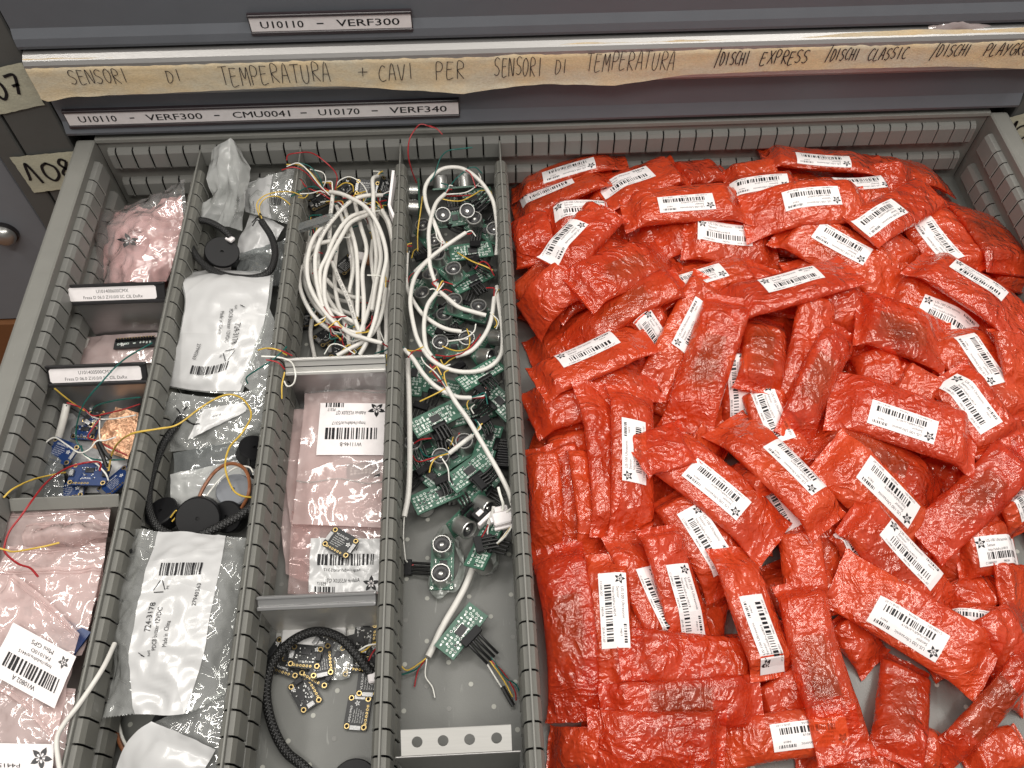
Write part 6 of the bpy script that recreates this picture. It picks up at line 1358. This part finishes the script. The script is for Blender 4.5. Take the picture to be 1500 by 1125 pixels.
gc([(592, 512), (604, 524), (621, 549), (641, 568), (668, 581), (690, 583)], [56, 56, 56, 56, 54, 50], 'white cable from the left divider under the loop end', wires=[([(592, 512), (606, 514), (620, 508)], [56, 60, 60], 'w_yellow'), ([(598, 524), (606, 514), (618, 514)], [56, 60, 60], 'w_red')])
gc([(597, 526), (599, 578), (600, 631), (600, 684), (598, 725), (592, 757)], [44, 42, 40, 38, 36, 34], 'straight white cable along the left divider', r=2.4, wires=[([(592, 757), (591, 789), (594, 820)], [34, 24, 14], 'w_white')])
gc([(655, 568), (668, 590), (684, 612), (701, 640), (716, 666), (732, 694), (745, 720), (751, 740)], [58, 58, 58, 58, 56, 54, 52, 48], 'long white cable running down right through the sensor pile', wires=[([(655, 570), (650, 556), (646, 548)], [58, 56, 54], 'w_yellow'), ([(655, 568), (636, 578), (615, 588)], [58, 56, 50], 'w_yellow'), ([(654, 568), (640, 548), (622, 532), (617, 523)], [58, 56, 54, 54], 'w_white'), ([(656, 572), (648, 562), (636, 548), (630, 534)], [56, 54, 52, 52], 'w_red')])
gc([(692, 638), (676, 650), (658, 664)], [46, 46, 42], 'short white cable crossing the bright ringed can', wires=[([(658, 664), (640, 670), (632, 680), (629, 692)], [42, 42, 40, 36], 'w_yellow'), ([(658, 665), (645, 668), (630, 676)], [42, 40, 38], 'w_white'), ([(648, 672), (656, 686), (658, 704)], [40, 40, 34], 'w_white')])
gc([(692, 834), (680, 862), (667, 886), (655, 906), (644, 926), (636, 944), (627, 962)], [10, 10, 10, 9, 8, 8, 8], 'white cable passing under the lone sensor back', r=2.7, wires=[([(624, 964), (617, 970), (597, 982), (588, 976)], [8, 8, 7, 7], 'w_yellow'), ([(624, 966), (610, 980), (588, 988), (582, 984)], [7, 6, 6, 8], 'w_green'), ([(622, 967), (612, 983), (607, 1006)], [8, 5, 3], 'w_red'), ([(625, 965), (623, 990), (633, 1006), (637, 1022)], [8, 5, 4, 3], 'w_white')])
gc([(716, 768), (722, 752), (724, 742)], [30, 34, 36], 'short white cable stub behind the white connector')
wire([(634, 187), (618, 182), (610, 187), (600, 204), (598, 227), (603, 249), (610, 268)], [106, 108, 106, 100, 88, 70, 52], 'w_red', 'red wire bowing up over the back wall behind the sensors', None, .8, 'wire', WG)
wire([(629, 184), (640, 189), (648, 197)], [106, 104, 100], 'w_red', 'short red wire tip hanging at the back wall edge', None, .8, 'wire', WG)
wire([(692, 216), (675, 218), (656, 221), (645, 232), (639, 249), (633, 262), (622, 273)], [88, 88, 86, 80, 72, 68, 60], 'w_green', 'teal wire bent over against the drawer back wall', None, .8, 'wire', WG)
wire([(619, 288), (616, 310), (612, 340), (612, 368)], [56, 50, 44, 36], 'w_yellow', 'yellow wire dropping straight at the left of the rear sensors', None, .8, 'wire', WG)
wire([(632, 322), (638, 338), (641, 350), (650, 357), (652, 354)], [60, 56, 54, 56, 58], 'w_white', 'thin white wire looping below the rear cans', None, .8, 'wire', WG)
wire([(670, 370), (690, 382), (710, 390), (722, 396)], [46, 48, 48, 46], 'w_yellow', 'yellow wire slanting below the printed back of the rear sensors', None, .8, 'wire', WG)
wire([(724, 404), (714, 386), (704, 384), (696, 394)], [46, 50, 48, 44], 'w_red', 'red wire bent below the printed back of the rear sensors', None, .8, 'wire', WG)
wire([(648, 507), (660, 512), (673, 514), (686, 509), (688, 495), (684, 482)], [46, 46, 46, 46, 46, 42], 'w_yellow', 'yellow wire curled round a can inside the big loop', None, .8, 'wire', WG)
wire([(638, 520), (658, 522), (680, 516), (694, 503), (704, 490)], [52, 50, 50, 50, 46], 'w_red', 'red wire bowed across the bottom of the big loop', None, .8, 'wire', WG)
wire([(656, 500), (680, 496), (694, 486), (697, 475)], [50, 50, 50, 48], 'w_white', 'white wire hooking up inside the big loop', None, .9, 'wire', WG)
wire([(606, 650), (616, 644), (632, 642)], [30, 34, 36], 'w_red', 'red wire at the left edge of the large sensor back', None, .8, 'wire', WG)
t = thing('plug_connector', 'white plug connector with a small cap near the right divider', 'connector', tuple(at(738, 760, 36)))
mb = MB(pose(738, 762, 36, 12)); mb.box(-9, 9, -6, 5, 0, 8, 'lab', 1); mb.box(-6, 5, 5.2, 10, 1, 7, 'lab', .6); mb.box(-11, -9.1, -2, 2, 2, 6, 'lab'); mb.box(-9.5, 10, -8.5, -6.1, 1, 4, 'lab', .5); mb.build('housing', t)
wire([(730, 714), (733, 726), (737, 738), (736, 748)], [50, 50, 48, 44], 'w_white', parent=t, r=1.2); wire([(742, 750), (752, 744), (753, 760), (748, 774), (738, 788), (728, 796)], [44, 48, 48, 44, 40, 36], 'w_white', parent=t, r=1.)
t = thing('cable_clip', 'black ribbed strain relief standing at the right divider', 'clip', tuple(at(740, 668, 22)))
mb = MB(pose(740, 668, 24, 82, 0, 14)); mb.box(-16, 6, -6, 6, 0, 6, 'black', 1)
for k in range(7): mb.box(-15 + k * 2.9, -13.6 + k * 2.9, -6.6, 6.6, 1, 6.8, 'rail', .3)
mb.box(6.1, 16, -3, 3, 1, 5, 'rail', .8); mb.build('clip_body', t)
t = thing('glue_lump', 'grey translucent glue lump under the narrow tilted sensor back', 'glue', tuple(at(710, 828, 8)))
mb = MB(pose(712, 826, 4, 20)); mb.lathe([(10, 0), (11.5, 4), (11, 10), (9, 13), (.01, 14)], 'glue', 9); mb.build('lump', t, True, ang=25)
t = thing('panel_plug', 'black and white panel plug beside the board standing on edge', 'connector', tuple(at(703, 756, 26)))
mb = MB(pose(703, 757, 26, 44)); mb.box(-6, 6, -5, 5, 0, 7, 'black', .6); mb.box(-8, 8, -8, -5.1, -1, 7.6, 'lab', .5); mb.box(-3, 3, -2, 2, 7.1, 8.6, 'lab', .3); mb.build('housing', t)

for (P_, z_, off, lab) in (([(668, 300), (676, 304), (688, 306)], [38, 40, 38], (1, -4), 'black sleeved plug between the rear sensors'), ([(655, 332), (664, 338), (676, 342)], [40, 36, 32], (3, -4), 'black sleeved plug below the forward-leaning cans'),
        ([(690, 356), (692, 344), (694, 334)], [42, 44, 44], (4, 0), 'black sleeved plug above the printed rear sensor back'), ([(700, 378), (712, 386), (722, 392)], [40, 38, 34], (-3, 4), 'black sleeved plug near the right divider under yellow wire'),
        ([(640, 488), (652, 494), (664, 494)], [30, 32, 30], (2, -4), 'black sleeved plug at the bottom of the loop'), ([(610, 590), (604, 602), (600, 616)], [26, 22, 18], (5, 2), 'black sleeved plug left of the large sensor back'),
        ([(664, 540), (672, 548), (676, 560)], [34, 30, 26], (4, -3), 'black sleeved plug between raised sensor back and white cable'), ([(700, 620), (708, 630), (712, 640)], [34, 32, 30], (4, -3), 'black sleeved plug right of the long crossing cable'),
        ([(700, 700), (712, 692), (722, 682)], [34, 36, 36], (3, 4), 'black sleeved plug near the ribbed strain relief'), ([(640, 704), (648, 714), (652, 726)], [30, 30, 28], (5, -2), 'black sleeved plug over the wide front sensor back')):
    sheaths(P_, z_, 4, off, lab)
for o in SC.objects:
    if '_o' in o: del o['_o']
